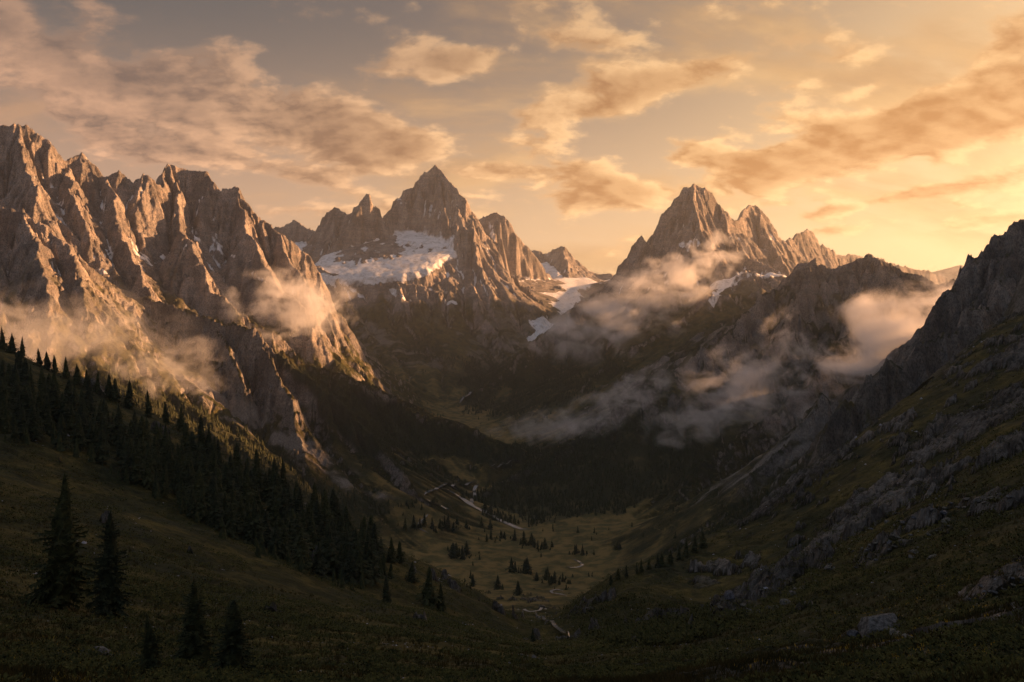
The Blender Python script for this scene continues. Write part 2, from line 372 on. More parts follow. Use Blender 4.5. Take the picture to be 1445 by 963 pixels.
def near_height(x, y):
    z = near_base(x, y)
    s = np.clip(y/400, .12, 1.0)
    z = z+s*(7*fbm(x, y, 130, 3, 101)+3.6*fbm(x, y, 34, 3, 104)+1.5*(ridged(x, y, 17, 3, 105)-.5))*np.clip(1-(y-1200)/600, .35, 1)
    z = z+.5*fbm(x, y, 7.0, 3, 107)*np.clip(1.4-y/500, 0, 1)+.13*fbm(x, y, 1.6, 2, 109)*np.clip(1-y/120, 0, 1)
    rr = near_rock(x, y)
    k = rr*np.clip(y/260, .12, 1)
    z = z+k*(2.2+5.5*ridged(x, y, 30, 4, 113)+3.0*facets(x+2*pn(x/9, y/9, 7), y, 13, 115)+1.2*facets(x, y, 5, 116))
    return z, rr
def near_rock(x, y):
    n1 = fbm(x, y, 60, 4, 321); n2 = fbm(x, y, 12, 4, 331)
    rr = sstep(.12, .35, x/np.maximum(y, 1))*sstep(.54, .64, fbm(x, y*.8, 95, 3, 111)*.5+.5+.2*n2)*sstep(1500, 1100, y)
    rr = np.maximum(rr, sstep(.40, .50, n1+.5*n2-.1*(x < 0))*sstep(40, 160, y)*.9)
    rr = rr*sstep(22, 48, y)*(1-sstep(14, 6, np.hypot(x-BIG[0], y-BIG[1])))
    px = 722.5+FPX*x/np.maximum(y, 1); zb = near_base(x, y); py = HORIZON-FPX*zb/np.maximum(y, 1)
    for poly, d0, d1 in ROCKY:
        P0 = np.array(poly, float)
        m = (y > d0) & (y < d1) & (px > P0[:,0].min()-30) & (px < P0[:,0].max()+30) & (py > P0[:,1].min()-30) & (py < P0[:,1].max()+30)
        if m.any(): rr[m] = np.maximum(rr[m], sstep(8, -8, poly_sd(px[m], py[m], P0)+60*n2[m])*sstep(-.06, .18, n2[m]+.3*n1[m]))
    return rr
BIG = P(1240, 893, 60)[:2]
ROCKY = [([(1445,540),(1380,570),(1320,600),(1280,640),(1330,640),(1400,610),(1480,580)], 400, 1000), ([(1180,720),(1230,690),(1300,690),(1330,710),(1270,750),(1200,800),(1150,790)], 240, 800),
    ([(1200,800),(1280,740),(1400,690),(1480,670),(1480,730),(1330,770),(1230,820)], 120, 480), ([(985,885),(1060,835),(1170,785),(1200,800),(1100,860),(1020,905)], 120, 420), ([(1360,850),(1445,790),(1480,800),(1480,850),(1400,870)], 60, 240)]
Y_NEAR = 1320.0; Y_FAR = 1760.0
def height(x, y):
    z = np.zeros(x.shape)
    n = y < Y_FAR; f = y > Y_NEAR
    zn = np.zeros(x.shape); zf = np.zeros(x.shape)
    if n.any(): zn[n] = near_height(x[n], y[n])[0]
    if f.any(): zf[f] = far_height(x[f], y[f])
    w = sstep(Y_NEAR, Y_FAR, y)
    # past the seam the higher one of the two carries on where the crag stands on the slope
    z = zn*(1-w)+zf*w
    cr = f & n
    z[cr] = np.where(zf[cr] > zn[cr]-0, z[cr]*.0+np.maximum(z[cr], zf[cr]*sstep(Y_NEAR, Y_NEAR+120, y[cr])+zn[cr]*(1-sstep(Y_NEAR, Y_NEAR+120, y[cr]))), z[cr])
    return z
# ================================================================== projection helpers
def proj(x, y, z):
    """photo pixel of a world point"""
    dep = y*CP-z*SP; up = y*SP+z*CP
    dep = np.maximum(dep, .1)
    return 722.5+FPX*x/dep, 481.5-FPX*up/dep
def region(x, y, z, poly, D0, D1, soft=6.0, wob=10.0, ws=1.0, seed=0):
    """0..1 inside an outline drawn on the hillside between two distances"""
    px, py = proj(x, y, z)
    m = np.zeros(x.shape)
    P0 = np.array(poly, float)
    k = (y > D0) & (y < D1) & (px > P0[:,0].min()-30) & (px < P0[:,0].max()+30) & (py > P0[:,1].min()-30) & (py < P0[:,1].max()+30)
    if k.any():
        w = wob*fbm(x[k], y[k], 90*ws, 3, 200+seed)
        sd = poly_sd(px[k], py[k], P0)
        m[k] = sstep(soft, -soft, sd+w)
    return m
_sy = np.exp(np.linspace(math.log(10), math.log(9000), 2600))
def hit(px, py):
    """first terrain point met along the line of sight through each photo pixel"""
    px = np.atleast_1d(np.asarray(px, float)); py = np.atleast_1d(np.asarray(py, float))
    u = (px-722.5)/FPX; v = (481.5-py)/FPX; den = CP+v*SP
    yy = np.broadcast_to(_sy, (len(px), len(_sy)))
    xx = (u/den)[:,None]*yy; zz = ((-SP+v*CP)/den)[:,None]*yy
    hh = np.empty(xx.shape)
    for k in range(0, len(px), 200): hh[k:k+200] = height(xx[k:k+200], yy[k:k+200])
    below = hh > zz
    i = np.argmax(below, 1); i = np.where(below.any(1), np.maximum(i, 1), len(_sy)-1)
    r = np.arange(len(px))
    a = zz[r,i-1]-hh[r,i-1]; b = hh[r,i]-zz[r,i]
    t = np.clip(a/(a+b+1e-9), 0, 1)
    return np.stack([xx[r,i-1]+(xx[r,i]-xx[r,i-1])*t, yy[r,i-1]+(yy[r,i]-yy[r,i-1])*t, hh[r,i-1]+(hh[r,i]-hh[r,i-1])*t], 1)

# woods, scree and snow as they lie on the slopes
WOODS = [  # outline, from, to, density
 ([(140,520),(200,545),(260,562),(350,612),(440,668),(520,708),(575,722),(520,735),(440,715),(350,668),(250,618),(140,570)], 1350, 2300, 1),
 ([(385,500),(440,522),(480,540),(560,572),(640,605),(700,628),(752,644),(735,660),(690,660),(640,652),(590,640),(545,640),(520,655),(500,625),(470,600),(430,560)], 1900, 2900, 1),
 ([(668,702),(700,680),(760,650),(830,615),(900,588),(960,600),(1010,640),(1000,675),(930,700),(860,722),(800,735),(740,738),(690,724)], 1900, 3000, .8),
 ([(640,568),(690,535),(745,492),(800,470),(850,490),(880,520),(820,560),(770,580),(700,590)], 3200, 4800, .45),
 ([(990,760),(1040,715),(1080,690),(1140,655),(1200,640),(1250,600),(1200,680),(1100,720),(1040,755),(960,800),(880,815),(900,800)], 1000, 1800, .9),
 ([(540,445),(600,470),(640,500),(690,520),(640,535),(580,510),(555,480)], 3900, 5400, .25),
 ([(640,520),(700,510),(720,530),(700,545),(650,545)], 3200, 4800, .7),
 ([(690,640),(730,628),(775,640),(745,652),(700,652)], 2300, 3200, .8),
 ([(480,655),(560,640),(640,660),(650,680),(560,668)], 1700, 2500, .35),
]
SCREE = [
 ([(195,505),(250,530),(310,540),(360,575),(420,610),(470,640),(520,675),(560,700),(520,698),(480,682),(430,650),(350,605),(270,558),(200,530)], 1500, 2450, 1),
 ([(1180,590),(1120,600),(1060,640),(1020,680),(960,715),(1010,705),(1070,680),(1120,650),(1180,620)], 1400, 2200, 1),
 ([(150,395),(200,420),(230,455),(215,500),(180,470),(150,430)], 2100, 3000, .9),
 ([(330,400),(420,420),(560,470),(640,520),(590,520),(500,490),(400,450)], 2800, 5300, .6),
 ([(690,440),(760,455),(740,500),(690,530),(660,500)], 4300, 5700, .5),
]
GRASSY = [([(470,470),(560,500),(660,520),(760,470),(800,500),(720,560),(600,560),(520,530)], 2900, 5600, 1)]
SNOWS = [
 ([(745,452),(772,446),(790,470),(765,490),(740,482),(755,468)], 4800, 6000),
 ([(1000,425),(1015,405),(1040,385),(1100,384),(1108,390),(1050,392),(1035,402),(1015,418),(1008,436)], 3600, 4500),
 ([(556,325),(600,318),(640,335),(638,352),(600,350),(560,345)], 5000, 6300),
 ([(300,335),(312,345),(330,362),(320,362),(305,352)], 2900, 3450), ([(270,322),(280,330),(285,345),(275,340)], 2900, 3450),
 ([(182,335),(200,355),(222,372),(215,374),(190,358)], 2700, 3300), ([(60,250),(72,262),(80,265),(70,256)], 2700, 3200),
 ([(130,378),(150,384),(156,388),(135,384)], 2200, 3000), ([(355,385),(368,390),(382,400),(366,396)], 2800, 3400),
 ([(690,312),(698,325),(700,345),(693,335)], 5800, 7000),
 ([(620,420),(640,424),(650,430),(628,428)], 4600, 5600), ([(540,405),(560,412),(580,425),(555,416)], 4500, 5600),
 ([(408,405),(418,412),(414,418)], 2800, 3500), ([(960,345),(985,335),(990,345),(970,355)], 4300, 4900), ([(1020,345),(1030,335),(1026,350)], 4300, 5000),
]
def wood_mask(x, y, z):
    m = np.zeros(x.shape)
    for i, (p, a, b, d) in enumerate(WOODS): m = np.maximum(m, d*region(x, y, z, p, a, b, 5, 22, 1, i))
    return m
def gsamp(G, x, y): return par(lambda a, b: bilin(G, (a-GX0)/CELL, (b-GY0)/CELL), x, y)

# ================================================================== materials
def nt(m): return m.node_tree.nodes, m.node_tree.links
def new_mat(name):
    m = bpy.data.materials.new(name); m.use_nodes = True
    b = m.node_tree.nodes['Principled BSDF']; b.inputs['Roughness'].default_value = .95; b.inputs['Specular IOR Level'].default_value = .15
    return m, b
class G:
    """small node-graph helper"""
    def __init__(s, tree): s.t = tree
    def n(s, typ, ins=None, **kw):
        nd = s.t.nodes.new(typ)
        for k, v in kw.items(): setattr(nd, k, v)
        for k, v in (ins or {}).items():
            if hasattr(v, 'is_output') or isinstance(v, bpy.types.NodeSocket): s.t.links.new(v, nd.inputs[k])
            else: nd.inputs[k].default_value = v
        return nd
    def math(s, op, a, b=0.0, c=0.0, clamp=False): return s.n('ShaderNodeMath', {0:a, 1:b, 2:c}, operation=op, use_clamp=clamp).outputs[0]
    def vmath(s, op, a, b=(0,0,0)): 
        nd = s.n('ShaderNodeVectorMath', {0:a}, operation=op)
        if hasattr(b, 'is_output'): s.t.links.new(b, nd.inputs[1])
        elif op == 'SCALE': nd.inputs['Scale'].default_value = b
        else: nd.inputs[1].default_value = b
        return nd
    def mix(s, f, a, b, typ='MIX'):
        nd = s.t.nodes.new('ShaderNodeMix'); nd.data_type = 'RGBA'; nd.blend_type = typ
        for k, v in ((0, f), (6, a), (7, b)):
            if hasattr(v, 'is_output'): s.t.links.new(v, nd.inputs[k])
            else: nd.inputs[k].default_value = (*v, 1) if isinstance(v, tuple) and len(v) == 3 else v
        return nd.outputs[2]
    def noise(s, vec, scale, detail=4, rough=.55, dist=0.0, dim='3D'):
        return s.n('ShaderNodeTexNoise', {'Vector':vec, 'Scale':scale, 'Detail':detail, 'Roughness':rough, 'Distortion':dist}, noise_dimensions=dim).outputs['Fac']
    def ramp(s, f, a, b, lo=0.0, hi=1.0, smooth=True):
        return s.n('ShaderNodeMapRange', {'Value':f, 'From Min':a, 'From Max':b, 'To Min':lo, 'To Max':hi}, interpolation_type='SMOOTHSTEP' if smooth else 'LINEAR', clamp=True).outputs[0]

def terrain_material(name, rock_a, rock_b, grass_a, grass_b, near=False):
    m, bs = new_mat(name); g = G(m.node_tree)
    geo = g.n('ShaderNodeNewGeometry'); pos = geo.outputs['Position']
    cov = g.n('ShaderNodeVertexColor', layer_name='cover'); rgb = g.n('ShaderNodeSeparateColor', {0:cov.outputs['Color']}); alpha = cov.outputs['Alpha']
    snow, grass, wood = rgb.outputs[0], rgb.outputs[1], rgb.outputs[2]; scree = alpha
    nz = g.n('ShaderNodeSeparateXYZ', {0:geo.outputs['Normal']}).outputs[2]
    # squeeze the texture sideways so that rock reads as steep ribs
    st = g.n('ShaderNodeMapping', {'Vector':pos, 'Scale':(1, 1, .45)}).outputs[0]
    nA = g.noise(st, .012, 5, .6); nB = g.noise(st, .06, 6, .62, .6); nC = g.noise(st, .35, 5, .65, .4); 
    vor = g.n('ShaderNodeTexVoronoi', {'Vector':g.n('ShaderNodeMix', {0:.08, 4:st, 5:g.n('ShaderNodeTexNoise', {'Vector':st, 'Scale':.05, 'Detail':3}).outputs['Color']}, data_type='VECTOR').outputs[1] if False else st, 'Scale':.055, 'Randomness':1.0}, feature='DISTANCE_TO_EDGE').outputs['Distance']
    rock = g.mix(g.ramp(nA, .35, .65), rock_a, rock_b)
    rock = g.mix(g.ramp(nB, .38, .68), rock, g.mix(1.0, rock, (1.35,1.28,1.2), 'MULTIPLY'))
    rock = g.mix(g.ramp(nC, .55, .40, 0, .9), rock, g.mix(1.0, rock, (.38,.36,.35), 'MULTIPLY'))
    nD = g.noise(st, 1.1, 3, .6)
    rock = g.mix(g.ramp(nD, .5, .62, 0, .6), rock, g.mix(1.0, rock, (1.5,1.45,1.4), 'MULTIPLY'))
    # rusty and pale bands of the bedding
    nz2 = g.math('ADD', g.n('ShaderNodeSeparateXYZ', {0:pos}).outputs[2], g.math('MULTIPLY', nA, 60.0))
    band = g.n('ShaderNodeTexNoise', {'W':g.math('MULTIPLY', nz2, .05), 'Scale':1.0, 'Detail':4}, noise_dimensions='1D').outputs['Fac']
    rock = g.mix(g.ramp(band, .42, .62, 0, .7), rock, g.mix(1.0, rock, (1.32,1.24,1.17), 'MULTIPLY'))
    sc = g.mix(g.ramp(nC, .35, .65), (.15,.135,.12), (.27,.245,.215))
    col = g.mix(scree, rock, sc)
    gn = g.noise(pos, .03, 5, .6); gf = g.noise(pos, .4 if not near else 1.3, 6, .65)
    gr = g.mix(g.ramp(gn, .36, .64), grass_a, grass_b)
    if near: gf = g.math('ADD', g.math('MULTIPLY', gf, .5), g.math('MULTIPLY', g.noise(pos, .17, 5, .62), .5))
    gr = g.mix(g.ramp(gf, .42, .6), g.mix(1.0, gr, (.4,.43,.4), 'MULTIPLY'), gr)
    mw = g.n('ShaderNodeAttribute', attribute_name='meadow').outputs['Fac']
    gr = g.mix(mw, gr, g.mix(g.ramp(gn, .38, .62), (.085,.075,.026), (.20,.14,.05)))
    gm = g.math('MULTIPLY', grass, g.ramp(g.math('ADD', nz, g.math('MULTIPLY', g.math('SUBTRACT', nB, .5), .7)), .32, .56))
    col = g.mix(gm, col, gr)
    wd = g.mix(g.ramp(gf, .4, .65), (.02,.024,.012), (.042,.043,.018))
    col = g.mix(g.math('MULTIPLY', wood, .9), col, wd)
    sm = g.ramp(g.math('ADD', snow, g.math('MULTIPLY', g.math('SUBTRACT', nC, .5), .8)), .4, .6)
    sm = g.math('MULTIPLY', sm, g.ramp(nz, .3, .5))
    col = g.mix(sm, col, g.mix(g.ramp(g.noise(pos, .022, 6, .68, 1.2), .46, .66, 0, .8), g.mix(g.ramp(nB, .3, .7), (.68,.66,.64), (.82,.81,.80)), (.40,.375,.34)))
    m.node_tree.links.new(col, bs.inputs['Base Color'])
    hgt = g.math('ADD', g.math('MULTIPLY', nB, 13.0), g.math('MULTIPLY', nC, 4.0))
    hgt = g.math('MULTIPLY', hgt, g.math('SUBTRACT', 1.0, g.math('MAXIMUM', g.math('MULTIPLY', sm, .93), g.math('MULTIPLY', gm, .75))))
    hgt = g.math('ADD', hgt, g.math('MULTIPLY', gf, .5 if near else 1.5))
    bp = g.n('ShaderNodeBump', {'Height':hgt, 'Strength':.9, 'Distance':1.0})
    m.node_tree.links.new(bp.outputs[0], bs.inputs['Normal'])
    return m
def plain_mat(name, a, b, scale, rough=.9, bump=0.0, bd=.1):
    m, bs = new_mat(name); g = G(m.node_tree)
    oi = g.n('ShaderNodeObjectInfo')
    tc = g.n('ShaderNodeNewGeometry').outputs['Position']
    n = g.noise(tc, scale, 5, .6)
    c = g.mix(g.ramp(n, .35, .65), a, b)
    c = g.mix(1.0, c, g.n('ShaderNodeCombineColor', {0:g.ramp(oi.outputs['Random'], 0, 1, .75, 1.2, False), 1:g.ramp(oi.outputs['Random'], 0, 1, .8, 1.15, False), 2:1.0}).outputs[0], 'MULTIPLY')
    m.node_tree.links.new(c, bs.inputs['Base Color']); bs.inputs['Roughness'].default_value = rough
    if bump: m.node_tree.links.new(g.n('ShaderNodeBump', {'Height':n, 'Strength':bump, 'Distance':bd}).outputs[0], bs.inputs['Normal'])
    return m

MAT_ROCK = terrain_material('mountain_rock', (.125,.118,.112), (.27,.248,.228), (.04,.044,.015), (.105,.088,.027))
MAT_DARK = terrain_material('heathy_shaded_rock', (.10,.096,.092), (.225,.212,.196), (.03,.034,.013), (.075,.064,.02))  # darker copy of the mountain rock: heath and the ridge's shade in its colour
MAT_CLIFF = terrain_material('cliff_rock', (.085,.081,.077), (.20,.186,.172), (.028,.032,.010), (.075,.06,.018))
MAT_GROUND = terrain_material('meadow_ground', (.07,.066,.06), (.155,.145,.132), (.034,.036,.011), (.115,.09,.024), near=True)
MAT_NEEDLE = plain_mat('spruce_needles', (.024,.031,.016), (.052,.057,.024), .9)
MAT_NEEDLE_NEAR = plain_mat('near_spruce_needles', (.018,.024,.011), (.05,.053,.02), 1.6)
MAT_BARK = plain_mat('bark', (.035,.026,.018), (.07,.052,.036), 3.0)
MAT_STONE = plain_mat('lichen_stone', (.05,.05,.046), (.17,.162,.15), 2.6, .9, 1.0, .25)
MAT_PEBBLE = plain_mat('pale_pebbles', (.28,.265,.245), (.52,.49,.45), 1.2)
MAT_SHRUB = plain_mat('juniper_leaves', (.02,.025,.008), (.08,.072,.018), .8)
MAT_GRASS = plain_mat('dry_grass', (.03,.028,.009), (.085,.06,.018), .25)
MAT_FLOWER = plain_mat('yellow_petals', (.55,.33,.03), (.75,.5,.06), 3.0)
def water_mat():
    m, bs = new_mat('stream_water'); g = G(m.node_tree)
    bs.inputs['Base Color'].default_value = (.16,.15,.135,1); bs.inputs['Roughness'].default_value = .12; bs.inputs['Specular IOR Level'].default_value = .9
    n = g.noise(g.n('ShaderNodeNewGeometry').outputs['Position'], .5, 4)
    m.node_tree.links.new(g.n('ShaderNodeBump', {'Height':n, 'Strength':.25, 'Distance':.3}).outputs[0], bs.inputs['Normal'])
    return m
MAT_WATER = water_mat()
MAT_TRACK = plain_mat('gravel_track', (.24,.21,.18), (.36,.32,.27), .3)

# ================================================================== terrain meshes
SC = bpy.context.scene
COL = SC.collection
def mesh_data(name, v, quads=None, tris=None, cover=None, smooth=True, tint=None):
    me = bpy.data.meshes.new(name)
    me.vertices.add(len(v)); me.vertices.foreach_set('co', np.ascontiguousarray(v, F32).ravel())
    li = []; ls = []; off = 0
    if quads is not None and len(quads): li.append(np.asarray(quads).ravel()); ls.append(off+np.arange(len(quads))*4); off += len(quads)*4
    if tris is not None and len(tris): li.append(np.asarray(tris).ravel()); ls.append(off+np.arange(len(tris))*3); off += len(tris)*3
    li = np.concatenate(li).astype(np.int32); ls = np.concatenate(ls).astype(np.int32)
    me.loops.add(len(li)); me.loops.foreach_set('vertex_index', li)
    me.polygons.add(len(ls)); me.polygons.foreach_set('loop_start', ls)
    me.update(calc_edges=True)
    if tint is not None:
        at = me.attributes.new('meadow', 'FLOAT', 'POINT'); at.data.foreach_set('value', np.ascontiguousarray(tint, F32))
    if cover is not None:
        at = me.color_attributes.new('cover', 'FLOAT_COLOR', 'POINT'); at.data.foreach_set('color', np.ascontiguousarray(cover, F32).ravel())
    if smooth: me.shade_smooth()
    else: me.shade_flat()
    return me
def link(name, me, mat=None, parent=None):
    o = bpy.data.objects.new(name, me); COL.objects.link(o)
    if mat is not None and not len(me.materials): me.materials.append(mat)
    if parent is not None: o.parent = parent
    return o
def tag(o, label=None, cat=None, group=None, kind=None):
    for k, v in (('label', label), ('category', cat), ('group', group), ('kind', kind)):
        if v: o[k] = v
    return o

NC = 1350
def cols():
    a = np.linspace(-.69, .69, NC); s = np.linspace(0, 1, 90)[1:]
    r = .69+(2.35-.69)*s**1.2
    return np.concatenate([-r[::-1], a, r])
ACOL = cols()
def fan(y0, y1, dl):
    n = int(math.log(y1/y0)/dl)+1
    ys = np.exp(np.linspace(math.log(y0), math.log(y1), n))
    return np.clip(ACOL[:,None]*ys[None,:], -7000, 7500), np.array(np.broadcast_to(ys[None,:], (len(ACOL), n)))
YS = 1500.0
xn, yn = fan(12, YS, .0038); zn = height(xn, yn)
xf, yf = fan(YS, 9200, .00105); zf = height(xf, yf)
log('heights', xn.size, xf.size)
def fan_slope(x, y, z):
    du = np.gradient(z, axis=0); dv = np.gradient(z, axis=1); xu = np.gradient(x, axis=0); xv = np.gradient(x, axis=1); yv = np.gradient(y, axis=1)
    zx = du/np.where(np.abs(xu) < 1e-6, 1, xu); zy = (dv-zx*xv)/yv
    return np.hypot(zx, zy)
# cover on the far terrain
def far_cover(x, y, z):
    sl = gsamp(SLOPE, x, y); lac = gsamp(LACC, x, y)
    n1 = fbm(x, y, 260, 4, 301); n2 = fbm(x, y, 70, 4, 311)
    snow = gsamp(SNOWG, x, y)
    hi = sstep(-60, 260, z+120*n1)
    lap = gsamp(LAP, x, y)
    gully = sstep(3.0, 9.0, lap+14*n2)*sstep(2.3, 1.5, sl)
    snow = np.maximum(snow, gully*hi*sstep(-.06, .16, n1+.6*n2+.12*sstep(200, 500, z)+.12*((y > 4300) & (x < 350)))*.95)
    snow = np.maximum(snow, sstep(60, 350, z)*sstep(1.0, .6, sl)*sstep(.08, .34, n2+.4*n1)*.9)
    for i, (p, a, b) in enumerate(SNOWS): snow = np.maximum(snow, region(x, y, z, p, a, b, 2.5, 7, .6, 40+i))
    dark = (x > 250) & (y < 3700)          # the shaded ridge and the crag carry only scraps of snow
    snow = np.where(dark, snow*.35, snow)
    veg = np.where((x > 0.02*y) & (y < 4900), 70.0, 0.0)        # heath climbs higher on the shaded side
    grass = sstep(200, -60, z-veg+170*n1+90*n2)*np.where(z < 0, sstep(2.2, 1.45, sl+.5*n2), sstep(1.7, 1.1, sl+.4*n2))
    sc = sstep(7.0, 9.5, lac+2.0*n2)*sstep(.3, .45, sl)*.7*sstep(-.1, .3, n1)
    sc = np.maximum(sc, sstep(.3, .55, n2+.3*n1)*sstep(.5, .62, sl)*sstep(.95, .75, sl)*sstep(-330, -150, z)*.6)*np.where(veg > 0, .4, 1)
    for i, (p, a, b, d) in enumerate(SCREE):
        mk = region(x, y, z, p, a, b, 8, 16, .5, 20+i)*d
        st = sstep(-.08, .2, fbm(x*.22+y*.05, y, 42, 4, 350))
        sc = np.maximum(sc*(1-.6*mk), mk*st)
    for i, (p, a, b, d) in enumerate(GRASSY):
        mk = region(x, y, z, p, a, b, 14, 20, 1, 70+i)
        grass = np.maximum(grass, mk*sstep(1.0, .7, sl))
    grass = np.where((x > .1*y) & (y < 3500), grass*(1-.8*sstep(-.02, .22, n2+.7*n1)*sstep(-430, -300, z)), grass)
    grass = grass*(1-sc*.92)
    wood = wood_mask(x, y, z)
    grass = np.maximum(grass, wood); sc = sc*(1-wood)
    return np.stack([snow, grass, wood, sc], -1)
def near_cover(x, y, z, rr):
    sl = fan_slope(x, y, z)
    n1 = fbm(x, y, 60, 4, 321); n2 = fbm(x, y, 12, 4, 331)
    rock = np.clip(np.maximum(rr, sstep(.95, 1.3, sl+.3*n2)), 0, 1)
    grass = 1-rock; sc = rock*sstep(-.1, .3, n2-.2)*.35
    wood = wood_mask(x, y, z)*(1-rock)
    wood = np.maximum(wood, .85*sstep(.05, .3, fbm(x, y, 38, 4, 341))*grass*sstep(1300, 700, y))   # heath in dark patches
    return np.stack([np.zeros(x.shape), grass, wood, sc], -1)
# seen-from-nowhere bookkeeping: which mountain each far face belongs to
mid = MID[np.clip(((xf-GX0)/CELL).astype(int), 0, MID.shape[0]-1), np.clip(((yf-GY0)/CELL).astype(int), 0, MID.shape[1]-1)]
cov_f = far_cover(xf, yf, zf)
rr = near_height(xn, yn)[1]
cov_n = near_cover(xn, yn, zn, rr)
w = sstep(1150, YS, yn)[..., None]
cov_n = cov_n*(1-w)+w*far_cover(xn, np.maximum(yn, 1260), zn)
log('cover')
def grid_faces(nx, ny, off=0):
    i = np.arange(nx*ny).reshape(nx, ny)+off
    return np.stack([i[:-1,:-1], i[1:,:-1], i[1:,1:], i[:-1,1:]], -1)
# one vertex pool: near rows, then far rows (the first far row repeats the last near row)
vn = np.stack([xn, yn, zn], -1).reshape(-1, 3); vf = np.stack([xf, yf, zf], -1).reshape(-1, 3)
qf = grid_faces(*xf.shape, off=len(vn)); fm = mid[:-1,:-1]
fy_ = yf[:-1,:-1]
V = np.concatenate([vn, vf]); CV = np.concatenate([cov_n.reshape(-1, 4), cov_f.reshape(-1, 4)])
def sub(name, q, mat):
    used = np.unique(q); rm = np.full(len(V), -1, np.int64); rm[used] = np.arange(len(used))
    return link(name, mesh_data(name, V[used], quads=rm[q], cover=CV[used], tint=TN[used]), mat)
def meadow(x, y, z):
    sl = fan_slope(x, y, z)
    return (sstep(.5, .2, sl)*sstep(-400, -480, z)*(.75+.25*sstep(-.2, .2, fbm(x, y, 120, 3, 361))) + .8*sstep(.9, .45, sl)*sstep(-180, -330, z)*sstep(-.12, .16, fbm(x, y, 130, 4, 371))).clip(0, 1).ravel()
TN = np.concatenate([meadow(xn, yn, zn), meadow(xf, yf, zf)])
qn = grid_faces(*xn.shape).reshape(-1, 4)
g_floor = qf[fm == M_FLOOR]
# the strip under and behind the photographer, and the plain far behind the range
bx, by = np.meshgrid(np.linspace(-300, 300, 240), np.linspace(-120, 12.0, 60), indexing='ij')
bz = near_height(bx, by)[0]
_t, _wy = np.meshgrid(np.linspace(0, 1, 60), np.linspace(12.0, 128, 60), indexing='ij')
wxr = 2.35*_wy+_t*(302-2.35*_wy); wx = np.concatenate([-wxr[::-1], wxr]); wy = np.concatenate([_wy, _wy]); wz = near_height(wx, wy)[0]
lx, ly = np.meshgrid(np.linspace(-7000, 7500, 80), np.linspace(9200, 12800, 30), indexing='ij')
lz = np.full(lx.shape, -380.0)+60*fbm(lx, ly, 2500, 3, 401)
nb = len(V)
V = np.concatenate([V, np.stack([bx,by,bz],-1).reshape(-1,3), np.stack([lx,ly,lz],-1).reshape(-1,3), np.stack([wx,wy,wz],-1).reshape(-1,3)])
CV = np.concatenate([CV, np.tile([0,1,.2,0], (bx.size+lx.size+wx.size, 1))]); TN = np.concatenate([TN, np.zeros(bx.size+lx.size+wx.size)])
q_extra = [grid_faces(*bx.shape, off=nb).reshape(-1,4), grid_faces(*lx.shape, off=nb+bx.size).reshape(-1,4), grid_faces(60, 60, off=nb+bx.size+lx.size).reshape(-1,4), grid_faces(60, 60, off=nb+bx.size+lx.size+3600).reshape(-1,4)]
ground = sub('ground', np.concatenate([qn, g_floor]+q_extra), MAT_GROUND)
tag(ground, 'dark heathy slopes and tawny valley meadows under the mountains', 'ground', kind='structure')
for name, ms, label, cat in [
    ('mountain', (M_LEFT, M_FRONT), 'long serrated rock massif on the left with a grassy front spur', 'mountain'),
    ('hill', (M_CLIFF, M_SPUR), 'wooded spur with grey cliffs and scree reaching down into the valley', 'hill'),
    ('mountain', (M_MAIN,), 'highest pointed peak in the middle above a sunlit snowfield', 'mountain'),
    ('mountain', (M_FAR,), 'small far snowy peak at the head of the glacier', 'mountain'),
    ('mountain', (M_RIGHT,), 'steep grey pyramid peak to the right with rounded lower summits behind', 'mountain'),
    ('mountain', (M_DARK,), 'dark shaded ridge with fog across its flank', 'mountain'),
    ('crag', (M_CRAG,), 'rough dark crag with pinnacles at the right edge against the glow', 'crag')]:
    q = qf[np.isin(fm, ms)]
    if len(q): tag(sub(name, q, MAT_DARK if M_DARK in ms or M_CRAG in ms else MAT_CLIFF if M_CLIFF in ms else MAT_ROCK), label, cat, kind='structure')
# unseen hill added on the right to keep the low sun off the near slopes
sx_, sy_ = np.meshgrid(np.linspace(520, 2700, 110), np.linspace(-700, 1500, 110), indexing='ij')
sz_ = -95+.56*(sx_-450)+45*(ridged(sx_, sy_, 300, 4, 421)-.5); sz_ = np.minimum(sz_, 760+.2*(sz_-760))
sz_ = sz_-400*sstep(900, 1500, sy_)*sstep(1100, 700, sx_)
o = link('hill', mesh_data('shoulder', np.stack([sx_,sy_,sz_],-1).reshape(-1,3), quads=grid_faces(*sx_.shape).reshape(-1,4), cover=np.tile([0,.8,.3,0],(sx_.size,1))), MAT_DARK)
tag(o, 'unseen hill added beyond the right edge to shade the near slopes', 'hill', kind='structure')
# the hazy mountain beyond everything
hx, hy = np.meshgrid(np.linspace(3200, 7400, 160), np.linspace(10300, 12700, 60), indexing='ij')
hz = np.full(hx.shape, -400.0)
for m_, t0, t1, L, pts in R:
    if m_ != M_HAZY: continue
    for a, b in zip(pts[:-1], pts[1:]):
        e = np.array(b)-np.array(a); t = np.clip(((hx-a[0])*e[0]+(hy-a[1])*e[1])/(e[0]**2+e[1]**2), 0, 1)
        d = np.hypot(hx-a[0]-t*e[0], hy-a[1]-t*e[1]); hz = np.maximum(hz, a[2]+t*e[2]-(t1*d+(t0-t1)*L*(1-np.exp(-d/L))))
hz = hz+25*ridged(hx, hy, 500, 4, 411)
o = link('mountain', mesh_data('far_mountain', np.stack([hx,hy,hz],-1).reshape(-1,3), quads=grid_faces(*hx.shape).reshape(-1,4), cover=np.tile([0,.3,0,0],(hx.size,1))), MAT_ROCK)
tag(o, 'faint hazy mountain low in the gap beside the glowing sky', 'mountain', kind='structure')
log('terrain meshes')
